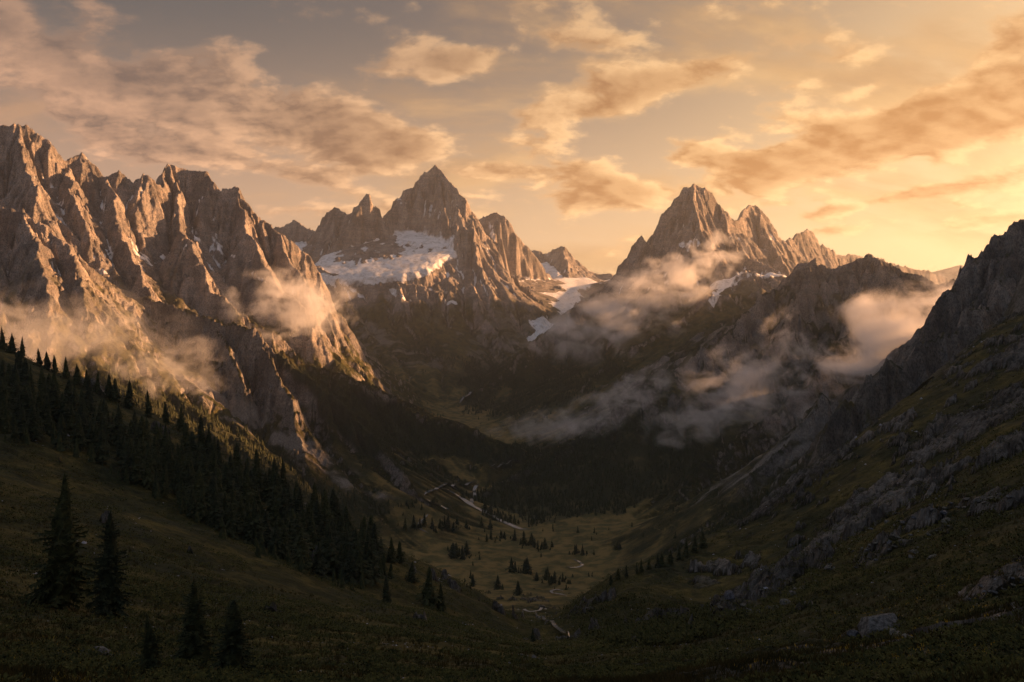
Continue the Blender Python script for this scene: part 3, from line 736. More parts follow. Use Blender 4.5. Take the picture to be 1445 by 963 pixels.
# ================================================================== streams and tracks
def smooth_line(pts, n):
    p = np.array(pts, float); t = np.r_[0, np.cumsum(np.hypot(*np.diff(p, axis=0).T))]
    tt = np.linspace(0, t[-1], n); q = np.stack([np.interp(tt, t, p[:,0]), np.interp(tt, t, p[:,1])], 1)
    for _ in range(max(2, n//len(pts)//2)):
        q[1:-1] = .25*q[:-2]+.5*q[1:-1]+.25*q[2:]
    return q
def ribbon(name, pts, width, mat, label, cat, kind='structure', lift=.35, seed=0, group=None):
    w3 = hit(*np.array(pts, float).T)                      # the bends, on the ground
    L = np.hypot(*np.diff(w3[:,:2], axis=0).T).sum(); n = int(min(400, max(24, L/6)))
    q = smooth_line(w3[:,:2], n)
    width = width*1.5
    q += np.stack([fbm(np.arange(n)*1.0, np.full(n, seed*7.3), 14, 3, seed), fbm(np.arange(n)*1.0, np.full(n, seed*3.1+40), 14, 3, seed+5)], 1)*width*1.1
    d = np.gradient(q, axis=0); d /= np.linalg.norm(d, axis=1)[:,None]+1e-9; nn = np.stack([-d[:,1], d[:,0]], 1)
    wv = width*(.75+.5*fbm(np.arange(n)*1.0, np.full(n, 9.1), 9, 3, seed+9))
    wv *= np.clip(np.minimum(np.arange(n), n-1-np.arange(n))/4, .15, 1)
    k = np.linspace(-1, 1, 5)
    x = q[:,0][:,None]+nn[:,0][:,None]*wv[:,None]*k; y = q[:,1][:,None]+nn[:,1][:,None]*wv[:,None]*k
    zl = height(x, y).max(1); zl = np.maximum(zl, np.maximum(np.r_[zl[1:], zl[-1]], np.r_[zl[0], zl[:-1]]))
    for _ in range(3): zl[1:-1] = np.maximum(zl[1:-1], .25*zl[:-2]+.5*zl[1:-1]+.25*zl[2:])
    z = np.repeat(zl[:,None], 5, 1)+lift*np.hypot(*q.T)[:,None]/1500
    o = link(name, mesh_data(name, np.stack([x,y,z],-1).reshape(-1,3), quads=grid_faces(n, 5).reshape(-1,4)), mat)
    return tag(o, label, cat, group, kind)
ribbon('river', [(648,571),(653,566),(664,558),(672,548)], 4.5, MAT_WATER, 'pale bend of stream far up the valley', 'river', seed=1)
ribbon('river', [(700,655),(692,660),(700,664),(722,657),(738,650)], 4.5, MAT_WATER, 'pale loop of stream past the wooded spur tip', 'river', seed=2)
ribbon('river', [(598,698),(618,690),(640,686),(660,683),(674,682)], 5, MAT_WATER, 'long pale arm of the braided stream', 'river', seed=3)
ribbon('river', [(625,690),(640,698),(655,708),(668,716),(682,722),(700,732),(716,741),(735,747),(748,746)], 7, MAT_WATER, 'main braid of the stream crossing the meadow', 'river', seed=4)
ribbon('river', [(676,684),(669,694),(667,706),(666,714)], 4.5, MAT_WATER, 'short side arm of the stream', 'river', seed=5)
ribbon('river', [(602,705),(606,712),(622,715),(632,722),(630,717)], 3.5, MAT_WATER, 'small crooked channel in the meadow', 'river', seed=6)
ribbon('river', [(605,726),(592,738),(590,745),(598,750),(606,754)], 3, MAT_WATER, 'thin curved creek at the foot of the left slope', 'river', seed=7)
ribbon('river', [(808,789),(818,793),(822,799),(812,802),(800,801)], 3, MAT_WATER, 'hooked creek bend in the tawny meadow', 'river', seed=8)
ribbon('path', [(800,842),(785,840),(777,836),(782,833),(795,835)], 2.5, MAT_TRACK, 'pale hooked track below the right slope', 'path', seed=9)
ribbon('path', [(727,862),(745,865),(760,865),(772,862)], 1.6, MAT_TRACK, 'pale track crossing the gully mouth', 'path', seed=10)
ribbon('river', [(755,866),(768,876),(778,884),(792,894),(806,902)], 1.0, MAT_WATER, 'thin stony brook running down the gully', 'river', seed=11)
log('water')

# ================================================================== conifers
def ring_mesh(rings, sides, jit, r_, top=None):
    v = []; q = []; t = []
    for i, (z, r) in enumerate(rings):
        for s in range(sides):
            a = 2*math.pi*(s+.5*(i % 2))/sides; k = r*(1+jit*(r_.random()-.5)*2)
            v.append((math.cos(a)*k, math.sin(a)*k, z+r*.25*(r_.random()-.5)))
    for i in range(len(rings)-1):
        for s in range(sides):
            a, b = i*sides+s, i*sides+(s+1) % sides
            q.append((a, b, b+sides, a+sides))
    if top is not None:
        v.append((0, 0, top)); o = (len(rings)-1)*sides
        for s in range(sides): t.append((o+s, o+(s+1) % sides, len(v)-1))
    return np.array(v), np.array(q), np.array(t)
def spruce_crown(seed, h, detail, spread=.19, bare=.06):
    """drooping boughs in loose whorls; each bough is a spine hung with flat sprays of needles"""
    r = np.random.default_rng(seed); V_ = []; T_ = []; nv = 0
    z = h*bare; lev = 0
    ex = r.uniform(.58, .95)
    step = h/(22 if detail == 1 else 30 if detail == 2 else 12)
    while z < h*.985:
        f = (z-h*bare)/(h*(1-bare))
        R_ = h*spread*((1-f)**ex)*(.68+.62*r.random())*(1 if f > .08 else .7)+h*.008
        n = int({0:8, 1:9, 2:10}[detail]*(.75+.5*r.random()))
        a0 = r.random()*6.28
        for k in range(n):
            if r.random() < .13: continue
            a = a0+6.283*k/n+(r.random()-.5)*.7; L = R_*(.6+.55*r.random())
            droop = (.42-.55*f)*L*(.7+.6*r.random())
            ca, sa = math.cos(a), math.sin(a)
            m = {0:2, 1:4, 2:8}[detail]
            for s in range(m):
                t0 = (s+.1)/m; t1 = min(1.12, (s+1.35)/m)
                wd = L*{0:.46, 1:.26, 2:.2}[detail]*(1-.55*t0)*(.7+.6*r.random())
                def pt(t, side, dz=0.):
                    x = L*t; zz = z-droop*t*t+.1*L*t**3+dz
                    return (ca*x-sa*side, sa*x+ca*side, zz)
                jz = (r.random()-.5)*.12*L; dn = -wd*(.25+.5*r.random())
                sk = (r.random()-.5)*wd*.5
                if detail == 2:
                    # paired side sprays, pointing outwards
                    V_ += [pt(t0, 0), pt(t1, wd*1.5, dn+jz), pt(t0+.16, 0, -.02*L), pt(t0, 0), pt(t0+.16, 0, -.02*L), pt(t1, -wd*1.5, dn-jz), pt(t0, 0, .02*L), pt(t1+.05, sk, .04*L+jz), pt(t1, sk+wd*.3, -.05*L)]
                    T_ += [(nv, nv+1, nv+2), (nv+3, nv+4, nv+5), (nv+6, nv+7, nv+8)]; nv += 9
                else:
                    V_ += [pt(t0, 0, .03*L), pt(t1*.92, wd+sk, dn+jz), pt(t1, sk, jz-.05*L), pt(t1*.92, -wd+sk, dn-jz)]
                    T_ += [(nv, nv+1, nv+2), (nv, nv+2, nv+3)]; nv += 4
        z += step*(.75+.5*r.random())*(1.1-.35*f); lev += 1
    # leading shoot
    b = h*.01
    V_ += [(b,0,h*.93),(-b*.5,b*.87,h*.93),(-b*.5,-b*.87,h*.93),(0,0,h)]
    T_ += [(nv,nv+1,nv+3),(nv+1,nv+2,nv+3),(nv+2,nv,nv+3)]
    # the dim twiggy heart of the crown
    f = np.linspace(.0, .94, 9); rg = [(h*(bare+.03+(1-bare-.03)*q), max(.02, h*spread*.62*((1-q)**(ex+.05))*r.uniform(.8, 1.15))) for q in f]
    cv, cq, ct = ring_mesh(rg, 8, .3, random.Random(seed), h*.985)
    cq = np.concatenate([cq[:,[0,1,2]], cq[:,[0,2,3]], ct])
    return np.concatenate([np.array(V_), cv]), np.concatenate([np.array(T_), cq+nv+4])
def trunk_mesh(h, r0):
    rr_ = random.Random(int(h*10))
    v, q, t = ring_mesh([(-.8, r0*1.25), (h*.03, r0), (h*.3, r0*.75), (h*.65, r0*.4), (h*.93, r0*.1)], 7, .08, rr_, h*.96)
    return mesh_data('trunk', v, quads=q, tris=t)
class TreeKind:
    def __init__(s, seed, h, detail, spread, mat, bare=.06):
        v, t = spruce_crown(seed, h, detail, spread, bare)
        s.h = h; s.crown = mesh_data('crown', v, tris=t, smooth=False); s.trunk = trunk_mesh(h, h*.014)
        s.mat = mat
MID_KINDS = [TreeKind(11+i, 18.0, 1, sp, MAT_NEEDLE) for i, sp in enumerate((.23,.27,.3,.25,.2,.28))]
BIG_KINDS = [TreeKind(31+i, 18.0, 2, sp, MAT_NEEDLE_NEAR) for i, sp in enumerate((.27,.2,.22,.24))]
FAR_KINDS = [TreeKind(51+i, 18.0, 0, sp, MAT_NEEDLE, .02) for i, sp in enumerate((.22,.27,.19,.3))]
N_TREES = 0
def plant(p, h, kind, label, group, parts=True, name='spruce_tree', wide=1.0):
    global N_TREES; N_TREES += 1
    s = h/kind.h
    if parts:
        e = bpy.data.objects.new(name, None); COL.objects.link(e)
        link('trunk', kind.trunk, MAT_BARK, e); link('crown', kind.crown, kind.mat, e)
    else:
        e = link(name, kind.crown, kind.mat)
    e.location = (p[0], p[1], p[2]-.25); e.rotation_euler = (.055*random.uniform(-1,1), .055*random.uniform(-1,1), random.uniform(0, 6.28)); wide *= random.uniform(.82, 1.3); e.scale = (s*wide, s*wide*random.uniform(.9, 1.1), s)
    return tag(e, label, 'tree', group)
def plant_px(l, kinds, group, parts=True, wide=1.0):
    b = hit([t[0] for t in l], [t[1] for t in l])
    for (px, py, hp, label), p in zip(l, b):
        plant(p, hp/FPX*p[1], random.choice(kinds), label, group, parts, wide=wide)
# the big near ones: base pixel, height in pixels
near = [(86,858,200,'largest spruce, broad and dark, standing alone low on the left slope'),(152,872,160,'slender spruce just right of the largest spruce'),(276,935,128,'middle-sized dark spruce low on the slope under the tree band'),
        (328,950,112,'spruce at the lower edge of the picture, right of the middle-sized one'),(215,950,95,'bushy young spruce between the largest spruce and the lower edge'),(62,850,60,'small spruce tucked against the left side of the largest spruce')]
b = hit([t[0] for t in near], [t[1] for t in near])
for i, ((px, py, hp, label), p) in enumerate(zip(near, b)):
    plant(p, hp/FPX*p[1], BIG_KINDS[i % 4], label, 'big spruces in the foreground')
# skyline trees of the left slope
sky_x = [4,17,31,56,66,78,93,109,123,137,154,163,182,211,235,256,283]
l = [(x, 487+(x/130)*62+3 if x < 130 else 549+(x-130)*.455+3, random.uniform(26,36)*(1.0 if x < 150 else 1.2), 'dark spruce standing out on the crest of the left slope') for x in sky_x]
plant_px(l, MID_KINDS, 'spruces along the crest of the left slope')
# loners and pairs
lon = [(442,730,36,'single spruce on the crest where the left slope bends down'),(491,739,24,'small round spruce on the crest below the single one'),(545,852,44,'narrow spruce alone on the open turf below the tree band'),(604,858,62,'tall ragged spruce on the lower left slope beside a bush'),(622,862,44,'shorter spruce leaning against the tall ragged one'),
       (581,822,32,'round-topped spruce on the lower left slope'),(537,790,34,'spruce at the lower tip of the tree band'),(552,794,38,'spruce with pointed top at the lower tip of the band'),(564,796,34,'last spruce at the lower tip of the band'),(667,828,20,'small spruce near the foot of the left slope'),(702,832,22,'small spruce above the gully'),(731,840,22,'rounded small spruce by the gully'),(752,905,20,'tiny spruce beside the brook stones'),
       (528,722,8,'tiny far spruce alone on the meadow edge')]
plant_px(lon, MID_KINDS, 'scattered spruces on the lower left slope')
# the dense band
band = np.array([(0,540),(40,545),(100,570),(165,595),(230,622),(300,655),(370,690),(430,722),(480,752),(530,785),(548,815),(520,832),(470,826),(420,808),(350,775),(290,745),(235,715),(180,680),(120,650),(60,632),(0,628)], float)
cand = []
r = np.random.default_rng(5)
while len(cand) < 168:
    c = np.array([r.uniform(0, 548), r.uniform(540, 832)])
    if poly_sd(c[:1], c[1:], band)[0] > -3: continue
    if all((c[0]-d[0])**2+((c[1]-d[1])*1.2)**2 > 9.5**2 for d in cand): cand.append(c)
cand.sort(key=lambda c: c[1])
cb = hit([c[0] for c in cand], [c[1] for c in cand])
for c, p in zip(cand, cb):
    plant(p, random.uniform(46, 74)*(.8+.25*(c[1]-540)/290)/FPX*p[1], random.choice(MID_KINDS), 'dark spruce inside the dense band of trees down the left slope', 'spruces in the dense band on the left slope')
# clumps on the valley floor: centre, spread, number, height
cl = [(632,745,60,5,20,18,'spruce in the long dark grove across the valley meadow'),(700,762,26,4,7,16,'spruce in the long dark grove across the valley meadow'),(650,785,26,6,9,20,'spruce in the clump at the foot of the left slope'),(745,770,10,3,4,18,'spruce in the small clump between the meadow groves'),(765,775,14,5,6,15,'spruce in the small clump between the meadow groves'),(735,808,14,4,5,22,'spruce in the clump nearest the gully'),(785,822,34,6,11,17,'spruce in the straggling grove below the tawny meadow'),
      (820,782,20,3,6,14,'spruce in the row across the far tawny meadow'),(870,775,5,2,2,14,'spruce in the pair on the open tawny meadow'),(690,722,16,6,5,14,'spruce in the clump beside the braided stream'),(612,709,4,2,2,14,'spruce in the clump beside the braided stream'),(655,700,12,5,4,12,'spruce in the clump beside the braided stream'),(575,712,20,5,5,8,'spruce in the loose group left of the braided stream'),(755,735,20,4,6,11,'spruce in the grove at the foot of the dark ridge'),(655,583,7,4,4,7,'spruce in the tiny group far up the valley')]
for cx, cy, sx, sy, n, hp, label in cl:
    pts = [(np.clip(cx+r.normal()*sx*.42, cx-sx, cx+sx), cy+np.clip(r.normal()*sy*.5, -sy, sy)) for _ in range(n)]
    for (px, py), p in zip(pts, hit([q[0] for q in pts], [q[1] for q in pts])):
        plant(p, hp*random.uniform(.6, 1.15)/FPX*p[1], random.choice(FAR_KINDS), label, 'spruces on the valley floor')
# edge of the right slope
ed = [(862,822,16),(872,815,18),(884,812,20),(899,806,17),(905,803,20),(916,800,17),(928,798,22),(934,796,24),(946,792,22),(958,787,24),(968,783,26),(980,777,26),(992,771,26)]
plant_px([(x, y+4, h, 'dark spruce in the row behind the brow of the right slope') for x, y, h in ed], FAR_KINDS, 'spruces behind the brow of the right slope')
log('trees', N_TREES)

# woods that read as one mass
def scatter(tmpl, pos, scl, rot, zs=None):
    """one vertex array of many small copies"""
    v, f = tmpl; n = len(pos)
    c, s = np.cos(rot), np.sin(rot)
    zs = scl if zs is None else zs
    X_ = v[None,:,0]*scl[:,None]; Y_ = v[None,:,1]*scl[:,None]; Z_ = v[None,:,2]*zs[:,None]
    out = np.stack([X_*c[:,None]-Y_*s[:,None]+pos[:,0:1], X_*s[:,None]+Y_*c[:,None]+pos[:,1:2], Z_+pos[:,2:3]], -1).reshape(-1, 3)
    return out, (f[None]+(np.arange(n)*len(v))[:,None,None]).reshape(-1, f.shape[1])
def merge(parts):
    vs, fs, o = [], [], 0
    for v, f in parts: vs.append(v); fs.append(f+o); o += len(v)
    return np.concatenate(vs), np.concatenate(fs)
def tiny_tree(seed):
    r_ = np.random.default_rng(seed); V_ = []; T_ = []
    for lev, (z0, z1, rad) in enumerate(((.0,.5,.2),(.22,.75,.15),(.5,1.0,.1))):
        n = 6; o = len(V_)
        for k in range(n):
            a = 6.283*k/n+r_.random()*.6; q = rad*(.65+.7*r_.random()); V_.append((math.cos(a)*q, math.sin(a)*q, z0-.05+.12*r_.random()))
        V_.append((.02*r_.normal(), .02*r_.normal(), z1))
        for k in range(n): T_.append((o+k, o+(k+1) % n, o+n))
    return np.array(V_), np.array(T_)
r = np.random.default_rng(17)
N = 150000
cx = r.uniform(-1700, 1300, N); cy = r.uniform(1000, 4800, N)
k = np.abs(cx/cy) < .72; cx, cy = cx[k], cy[k]
cz = height(cx, cy); wm = wood_mask(cx, cy, cz)
n1 = fbm(cx, cy, 110, 3, 501)
keep = r.random(len(cx)) < np.clip(wm*1.5*sstep(-.32, .12, n1+.25*wm), 0, 1)*np.clip((cy/2600)**.5, .5, 1)
sl = np.where(cy > 1260, gsamp(SLOPE, cx, np.maximum(cy, 1260)), .4)
keep &= sl < 1.25
# a thin sprinkle of stragglers round the edges and on the meadow
strag = (r.random(len(cx)) < .012) & (cz < -250) & (cy < 4000) & (cy > 1500) & (n1 > -.1) & (sl < .8)
pos = np.stack([cx, cy, cz], 1)[keep | strag]
parts = []
lab = r.integers(0, 5, len(pos))
for i in range(5):
    p = pos[lab == i]; hh = r.uniform(9, 19, len(p))
    parts.append(scatter(tiny_tree(70+i), p-[0,0,.4], hh*r.uniform(.85, 1.3, len(p)), r.uniform(0, 6.28, len(p)), hh))
# saplings filling the gaps of the band on the left slope
px = r.uniform(-20, 560, 2600); py = r.uniform(535, 840, 2600); k = poly_sd(px, py, band) < 4
bb = hit(px[k][:260], py[k][:260]); hh = r.uniform(14, 34, len(bb))/FPX*bb[:,1]
for i in range(5): parts.append(scatter(tiny_tree(80+i), bb[i::5]-[0,0,.4], hh[i::5]*r.uniform(.9, 1.3, len(hh[i::5])), r.uniform(0, 6.28, len(hh[i::5])), hh[i::5]))
# young growth round the groves on the valley floor
q = np.concatenate([np.stack([r.normal(c[0], c[2]*.42, 16), r.normal(c[1], c[3]*.45, 16)], 1) for c in cl]); bb = hit(q[:,0], q[:,1]); hh = r.uniform(3.5, 11, len(bb))
for i in range(3): parts.append(scatter(tiny_tree(90+i), bb[i::3]-[0,0,.4], hh[i::3]*r.uniform(1.1, 1.9, len(hh[i::3])), r.uniform(0, 6.28, len(hh[i::3])), hh[i::3]))
v, f = merge(parts)
o = link('woods', mesh_data('woods', v, tris=f, smooth=False), MAT_NEEDLE); tag(o, 'dense conifer woods darkening the lower valley sides', 'woods', kind='stuff')
log('woods', len(pos))

# ================================================================== stones
def boulder(seed, n=26, flat=.62):
    """blocky broken stone: a ball cut by random planes, then roughened"""
    r_ = np.random.default_rng(seed)
    bm_n = 26
    u, w_ = np.meshgrid(np.linspace(0, 2*np.pi, bm_n*2, endpoint=False), np.linspace(.02, np.pi-.02, bm_n), indexing='ij')
    d = np.stack([np.sin(w_)*np.cos(u), np.sin(w_)*np.sin(u), np.cos(w_)], -1)
    rad = np.full(d.shape[:2], 1.0)
    for k in range(n):
        nrm = r_.normal(size=3); nrm /= np.linalg.norm(nrm); off = r_.uniform(.62, .95)
        c = d@nrm; rad = np.where(c > .05, np.minimum(rad, off/np.maximum(c, .05)), rad)
    rad = rad*(1+.045*fbm(d[...,0]*3+seed, d[...,1]*3+d[...,2]*2, .8, 4, seed))
    v = d*rad[...,None]*np.array([1, r_.uniform(.65, .95), flat*r_.uniform(.8, 1.2)])
    nu, nw = v.shape[:2]; i = np.arange(nu*nw).reshape(nu, nw)
    q = np.stack([i, np.roll(i, -1, 0)], -1); q = np.concatenate([q[:, :-1], q[:, 1:, ::-1]], -1).reshape(-1, 4)[:, ::-1]
    return mesh_data('boulder', v.reshape(-1, 3), quads=q)
BOULD = [boulder(90+i) for i in range(6)]
def place_stone(p, size, label, group, name='boulder', flat=1.0):
    o = link(name, random.choice(BOULD), MAT_STONE); s = size/2
    o.location = (p[0], p[1], p[2]+s*.1); o.scale = (s, s, s*flat); o.rotation_euler = (random.uniform(-.35,.35), random.uniform(-.35,.35), random.uniform(0, 6.28))
    return tag(o, label, 'boulder', group)
bl = [(1240,893,74,'big cracked grey boulder half sunk in the heath at the lower right',1.05),(1204,897,24,'stone lying against the left side of the big boulder',.9),(1264,897,26,'stone wedged at the right side of the big boulder',.8),(1280,900,16,'smallest stone beside the big boulder',.9),
      (139,923,44,'rounded grey boulder in the heath at the lower left',.8),(116,922,18,'small stone just left of the lower left boulder',.8),
      (1030,843,22,'upright grey boulder on the brow of the lower right slope',1.3),(1016,858,12,'small pale stone just below the upright boulder',.9),(1316,787,17,'round pale stone on its own among the scree of the right slope',.7),(1292,780,22,'flat pale slab above the round pale stone',.45),(1288,788,18,'second flat slab under the pale slab',.45),
      (742,866+37,10,'grey stone beside the brook',.9),(735,925,9,'pale stone below the brook, left of its pair',.6),(754,928,10,'pale stone below the brook, right of its pair',.6),(428,932,13,'pale stone in the turf left of the lower centre',.7),
      (1062,868,26,'long low rock at the foot of the near fold',.5),(1110,852,22,'dark angular rock on the near fold',.8)]
ps = hit([t[0] for t in bl], [t[1] for t in bl])
for (px, py, w_, label, fl), p in zip(bl, ps): place_stone(p, w_/FPX*p[1], label, 'boulders on the near slopes', flat=fl)
r = np.random.default_rng(23)
tr = []
for poly, n, lab_ in (([(1190,775),(1270,720),(1340,705),(1445,690),(1445,720),(1330,745),(1260,790),(1200,810)], 46, 'grey block in the spill of broken rock across the right slope'),
                ([(1000,875),(1070,835),(1150,800),(1200,790),(1160,830),(1080,870),(1010,900)], 20, 'grey block strewn along the lower fold of the right slope'),
                ([(1380,830),(1445,790),(1445,835),(1360,860),(1340,850)], 14, 'grey block in the heap at the right edge')):
    P0 = np.array(poly, float); c = 0
    while c < n:
        q = r.uniform(P0.min(0), P0.max(0))
        if poly_sd(q[:1], q[1:], P0)[0] < 0: tr.append((q[0], q[1], r.uniform(5, 16)*(1.3 if r.random() < .2 else .8), lab_)); c += 1
for (px, py, w_, lab_), p in zip(tr, hit([t[0] for t in tr], [t[1] for t in tr])):
    place_stone(p, w_/FPX*p[1], lab_, lab_.replace('grey block', 'grey blocks'), flat=r.uniform(.4, .9))
# pale stone crumbs all over the turf
def crumb(seed):
    r_ = np.random.default_rng(seed)
    v = np.array([(1,0,0),(-1,0,0),(0,1,0),(0,-1,0),(0,0,1),(0,0,-1.)])*(.6+.6*r_.random((6,1))); v[:,2] *= .6
    t = np.array([(0,2,4),(2,1,4),(1,3,4),(3,0,4),(2,0,5),(1,2,5),(3,1,5),(0,3,5)])
    return v, t
n = 9000
px = r.uniform(-40, 1485, n); yy = np.exp(r.uniform(math.log(35), math.log(1100), n)); xx = (px-722.5)/FPX*yy
n1 = fbm(xx, yy, 25, 3, 601)+.5*fbm(xx, yy, 140, 2, 603)
k = n1 > .0+.2*(px < 700); xx, yy = xx[k], yy[k]; zz = height(xx, yy)
pos = np.stack([xx, yy, zz], 1); sz = yy/FPX*np.exp(r.normal(-.1, .6, len(yy))); parts = []; lab = r.integers(0, 4, len(pos))
for i in range(4):
    m_ = lab == i; parts.append(scatter(crumb(i), pos[m_], sz[m_], r.uniform(0, 6.28, m_.sum())))
v, f = merge(parts)
o = link('pebbles', mesh_data('pebbles', v, tris=f, smooth=False), MAT_PEBBLE); tag(o, 'small pale stones sprinkled over the turf', 'pebbles', kind='stuff')
log('stones')

# ================================================================== heath: shrubs, grass, flowers
def leaf_clump(seed, n, up=.55):
    r_ = np.random.default_rng(seed); V_ = []; T_ = []
    for i in range(n):
        a = r_.random()*6.283; q = r_.random()**.6; x, y = math.cos(a)*q, math.sin(a)*q; z = up*(1-q*q)*(.35+.75*r_.random())
        L = .16+.2*r_.random(); b = r_.random()*6.283; el = r_.uniform(-.1, 1.1)
        dx, dy, dz_ = math.cos(b)*math.cos(el)*L, math.sin(b)*math.cos(el)*L, math.sin(el)*L
        wx, wy = -math.sin(b)*L*.3, math.cos(b)*L*.3
        o = len(V_); V_ += [(x, y, z-.05), (x+dx*.5+wx, y+dy*.5+wy, z+dz_*.6), (x+dx, y+dy, z+dz_), (x+dx*.5-wx, y+dy*.5-wy, z+dz_*.45)]
        T_ += [(o, o+1, o+2, o+3)]
    return np.array(V_), np.array(T_)
def grass_tuft(seed, n=7):
    r_ = np.random.default_rng(seed); V_ = []; T_ = []
    for i in range(n):
        a = r_.random()*6.283; x, y = r_.normal(size=2)*.22; h = .5+.6*r_.random(); ln = .5*r_.random()
        w_ = .05; o = len(V_)
        V_ += [(x-w_*math.sin(a), y+w_*math.cos(a), -.05), (x+w_*math.sin(a), y-w_*math.cos(a), -.05), (x+math.cos(a)*ln*.4, y+math.sin(a)*ln*.4, h*.65), (x+math.cos(a)*ln, y+math.sin(a)*ln, h)]
        T_ += [(o, o+1, o+2, o+3)]
    return np.array(V_), np.array(T_)
def strew(name, tmpls, n, ymin, ymax, size, mat, label, cat, mask, seed, zsq=1.0, lo=-.05, hi=.05, pxr=(-60,1505)):
    r = np.random.default_rng(seed)
    px = r.uniform(*pxr, n); yy = np.sqrt(r.uniform(ymin**2, ymax**2, n)) if ymax/ymin < 4 else np.exp(r.uniform(math.log(ymin), math.log(ymax), n)); xx = (px-722.5)/FPX*yy
    k = r.random(n) < sstep(lo, hi, mask(xx, yy)); xx, yy = xx[k], yy[k]
    pos = np.stack([xx, yy, height(xx, yy)], 1); sz = size(yy)*r.uniform(.55, 1.35, len(yy)); parts = []; lab = r.integers(0, len(tmpls), len(pos))
    for i in range(len(tmpls)):
        m_ = lab == i
        if m_.any(): parts.append(scatter(tmpls[i], pos[m_], sz[m_], r.uniform(0, 6.28, m_.sum()), sz[m_]*zsq))
    v, f = merge(parts)
    o = link(name, mesh_data(name, v, quads=f, smooth=False), mat); tag(o, label, cat, kind='stuff'); log(name, len(pos))
SHR = [leaf_clump(i, 46) for i in range(5)]; SHR_S = [leaf_clump(20+i, 20, .7) for i in range(4)]; TUFT = [grass_tuft(40+i) for i in range(5)]
strew('undergrowth', SHR, 13000, 13, 170, lambda y: .28+y*.0075, MAT_SHRUB, 'low dark juniper and heath cushions on the near ground', 'undergrowth', lambda x, y: fbm(x, y, 19, 3, 701)+.25*np.abs(x/y), 31, .9)
strew('undergrowth', SHR_S, 24000, 140, 900, lambda y: .9+y*.0036, MAT_SHRUB, 'dark dwarf shrubs dotted over the lower slopes', 'undergrowth', lambda x, y: fbm(x, y, 46, 3, 711)+.12, 32, .8)
strew('undergrowth', SHR_S, 5200, 130, 560, lambda y: 1.5+y*.0045, MAT_SHRUB, 'tall dark bushes massed under the brow of the right slope', 'undergrowth',
      lambda x, y: region(x, y, height(x, y), [(800,858),(850,838),(900,838),(960,850),(1060,872),(1000,900),(930,915),(860,912),(815,890)], 120, 560, 8, 18, .3, 91)-.5+.3*fbm(x, y, 20, 2, 731), 36, 1.1, pxr=(780,1090))
strew('grass', TUFT, 36000, 13, 260, lambda y: .32+y*.0022, MAT_GRASS, 'dry tawny grass tufts between the shrubs', 'grass', lambda x, y: -fbm(x, y, 19, 3, 701)+.1, 33)
FL = [grass_tuft(60+i, 5) for i in range(3)]
strew('wildflowers', FL, 2400, 14, 80, lambda y: .16+y*.0014, MAT_FLOWER, 'small yellow flowers in the heath at the lower corners', 'flowers', lambda x, y: fbm(x, y, 7, 2, 721)-.1, 34, pxr=(-60,200))
strew('wildflowers', FL, 5200, 14, 120, lambda y: .13+y*.0013, MAT_FLOWER, 'yellow flowers scattered at the lower right', 'flowers', lambda x, y: fbm(x, y, 9, 2, 722)-.12, 35, pxr=(1040,1505))

# ================================================================== fog banks and the air
def fog_mat(seed, dens, scale):
    m = bpy.data.materials.new('fog'); m.use_nodes = True; t = m.node_tree; t.nodes.clear(); g = G(t)
    tc = g.n('ShaderNodeTexCoord').outputs['Object']
    ln = g.n('ShaderNodeVectorMath', {0:tc}, operation='LENGTH').outputs['Value']
    pos = g.n('ShaderNodeNewGeometry').outputs['Position']
    sh = g.vmath('ADD', pos, (seed*913.0, seed*377.0, 0)).outputs[0]
    n = g.noise(g.n('ShaderNodeMapping', {'Vector':sh, 'Scale':(1,1,1.35)}).outputs[0], 1.0/scale, 7, .62, .5)
    f = g.math('ADD', g.math('MULTIPLY', g.math('SUBTRACT', 1.0, ln), .95), g.math('MULTIPLY', g.math('SUBTRACT', n, .535), 6.0))
    f = g.math('MULTIPLY', g.ramp(f, .08, .95), g.ramp(ln, 1.0, .72))
    d = g.math('MULTIPLY', f, dens)
    pv = g.n('ShaderNodeVolumePrincipled', {'Color':(.99,.985,.98,1), 'Density':d, 'Anisotropy':0.0})
    g.n('ShaderNodeOutputMaterial', {'Volume':pv.outputs[0]})
    return m
def unit_ball():
    import bmesh
    bm = bmesh.new(); bmesh.ops.create_icosphere(bm, subdivisions=3, radius=1.0); me = bpy.data.meshes.new('fog_bank'); bm.to_mesh(me); bm.free(); return me
FOGS = [(70,470,1650,185,72,420,.003,'wide mauve fog bank below the left cliffs, behind the crest spruces',0),(245,518,1850,85,48,260,.0042,'small mauve fog patch over the top of the grey scree',0),(412,430,2700,92,58,300,.009,'warm fog puff against the sunlit foot of the left massif',0),
        (888,420,3900,138,50,460,.0068,'large glowing cloud bank wrapped round the left foot of the pyramid peak',.25),(985,376,4050,78,42,260,.009,'torn wisp of cloud high on the face of the pyramid peak',.5),(850,475,3700,125,40,360,.0042,'lower grey fold of cloud over the dark wooded shoulder',.1),
        (1240,478,2380,172,74,380,.014,'brightest fog bank filling the hollow in the dark ridge',.1),(1335,418,2420,90,46,240,.011,'glowing streamer of fog rising into the gap at the right',.5),(1060,538,2280,98,58,280,.0075,'round fog puff on the dark ridge below its shoulder',0),
        (835,586,2450,80,34,260,.0052,'grey wisp lying along the lower edge of the dark ridge',.35),(905,550,2500,62,30,240,.0052,'paler wisp lifting off the edge of the dark ridge',.45),(765,604,2700,80,26,260,.004,'faint end of fog thinning out over the valley floor',.1),(985,590,2080,84,40,240,.0048,'grey fog drifting under the round puff',.25),(1130,585,1950,60,34,220,.003,'thin veil of fog in front of the grey scree on the right',.3)]
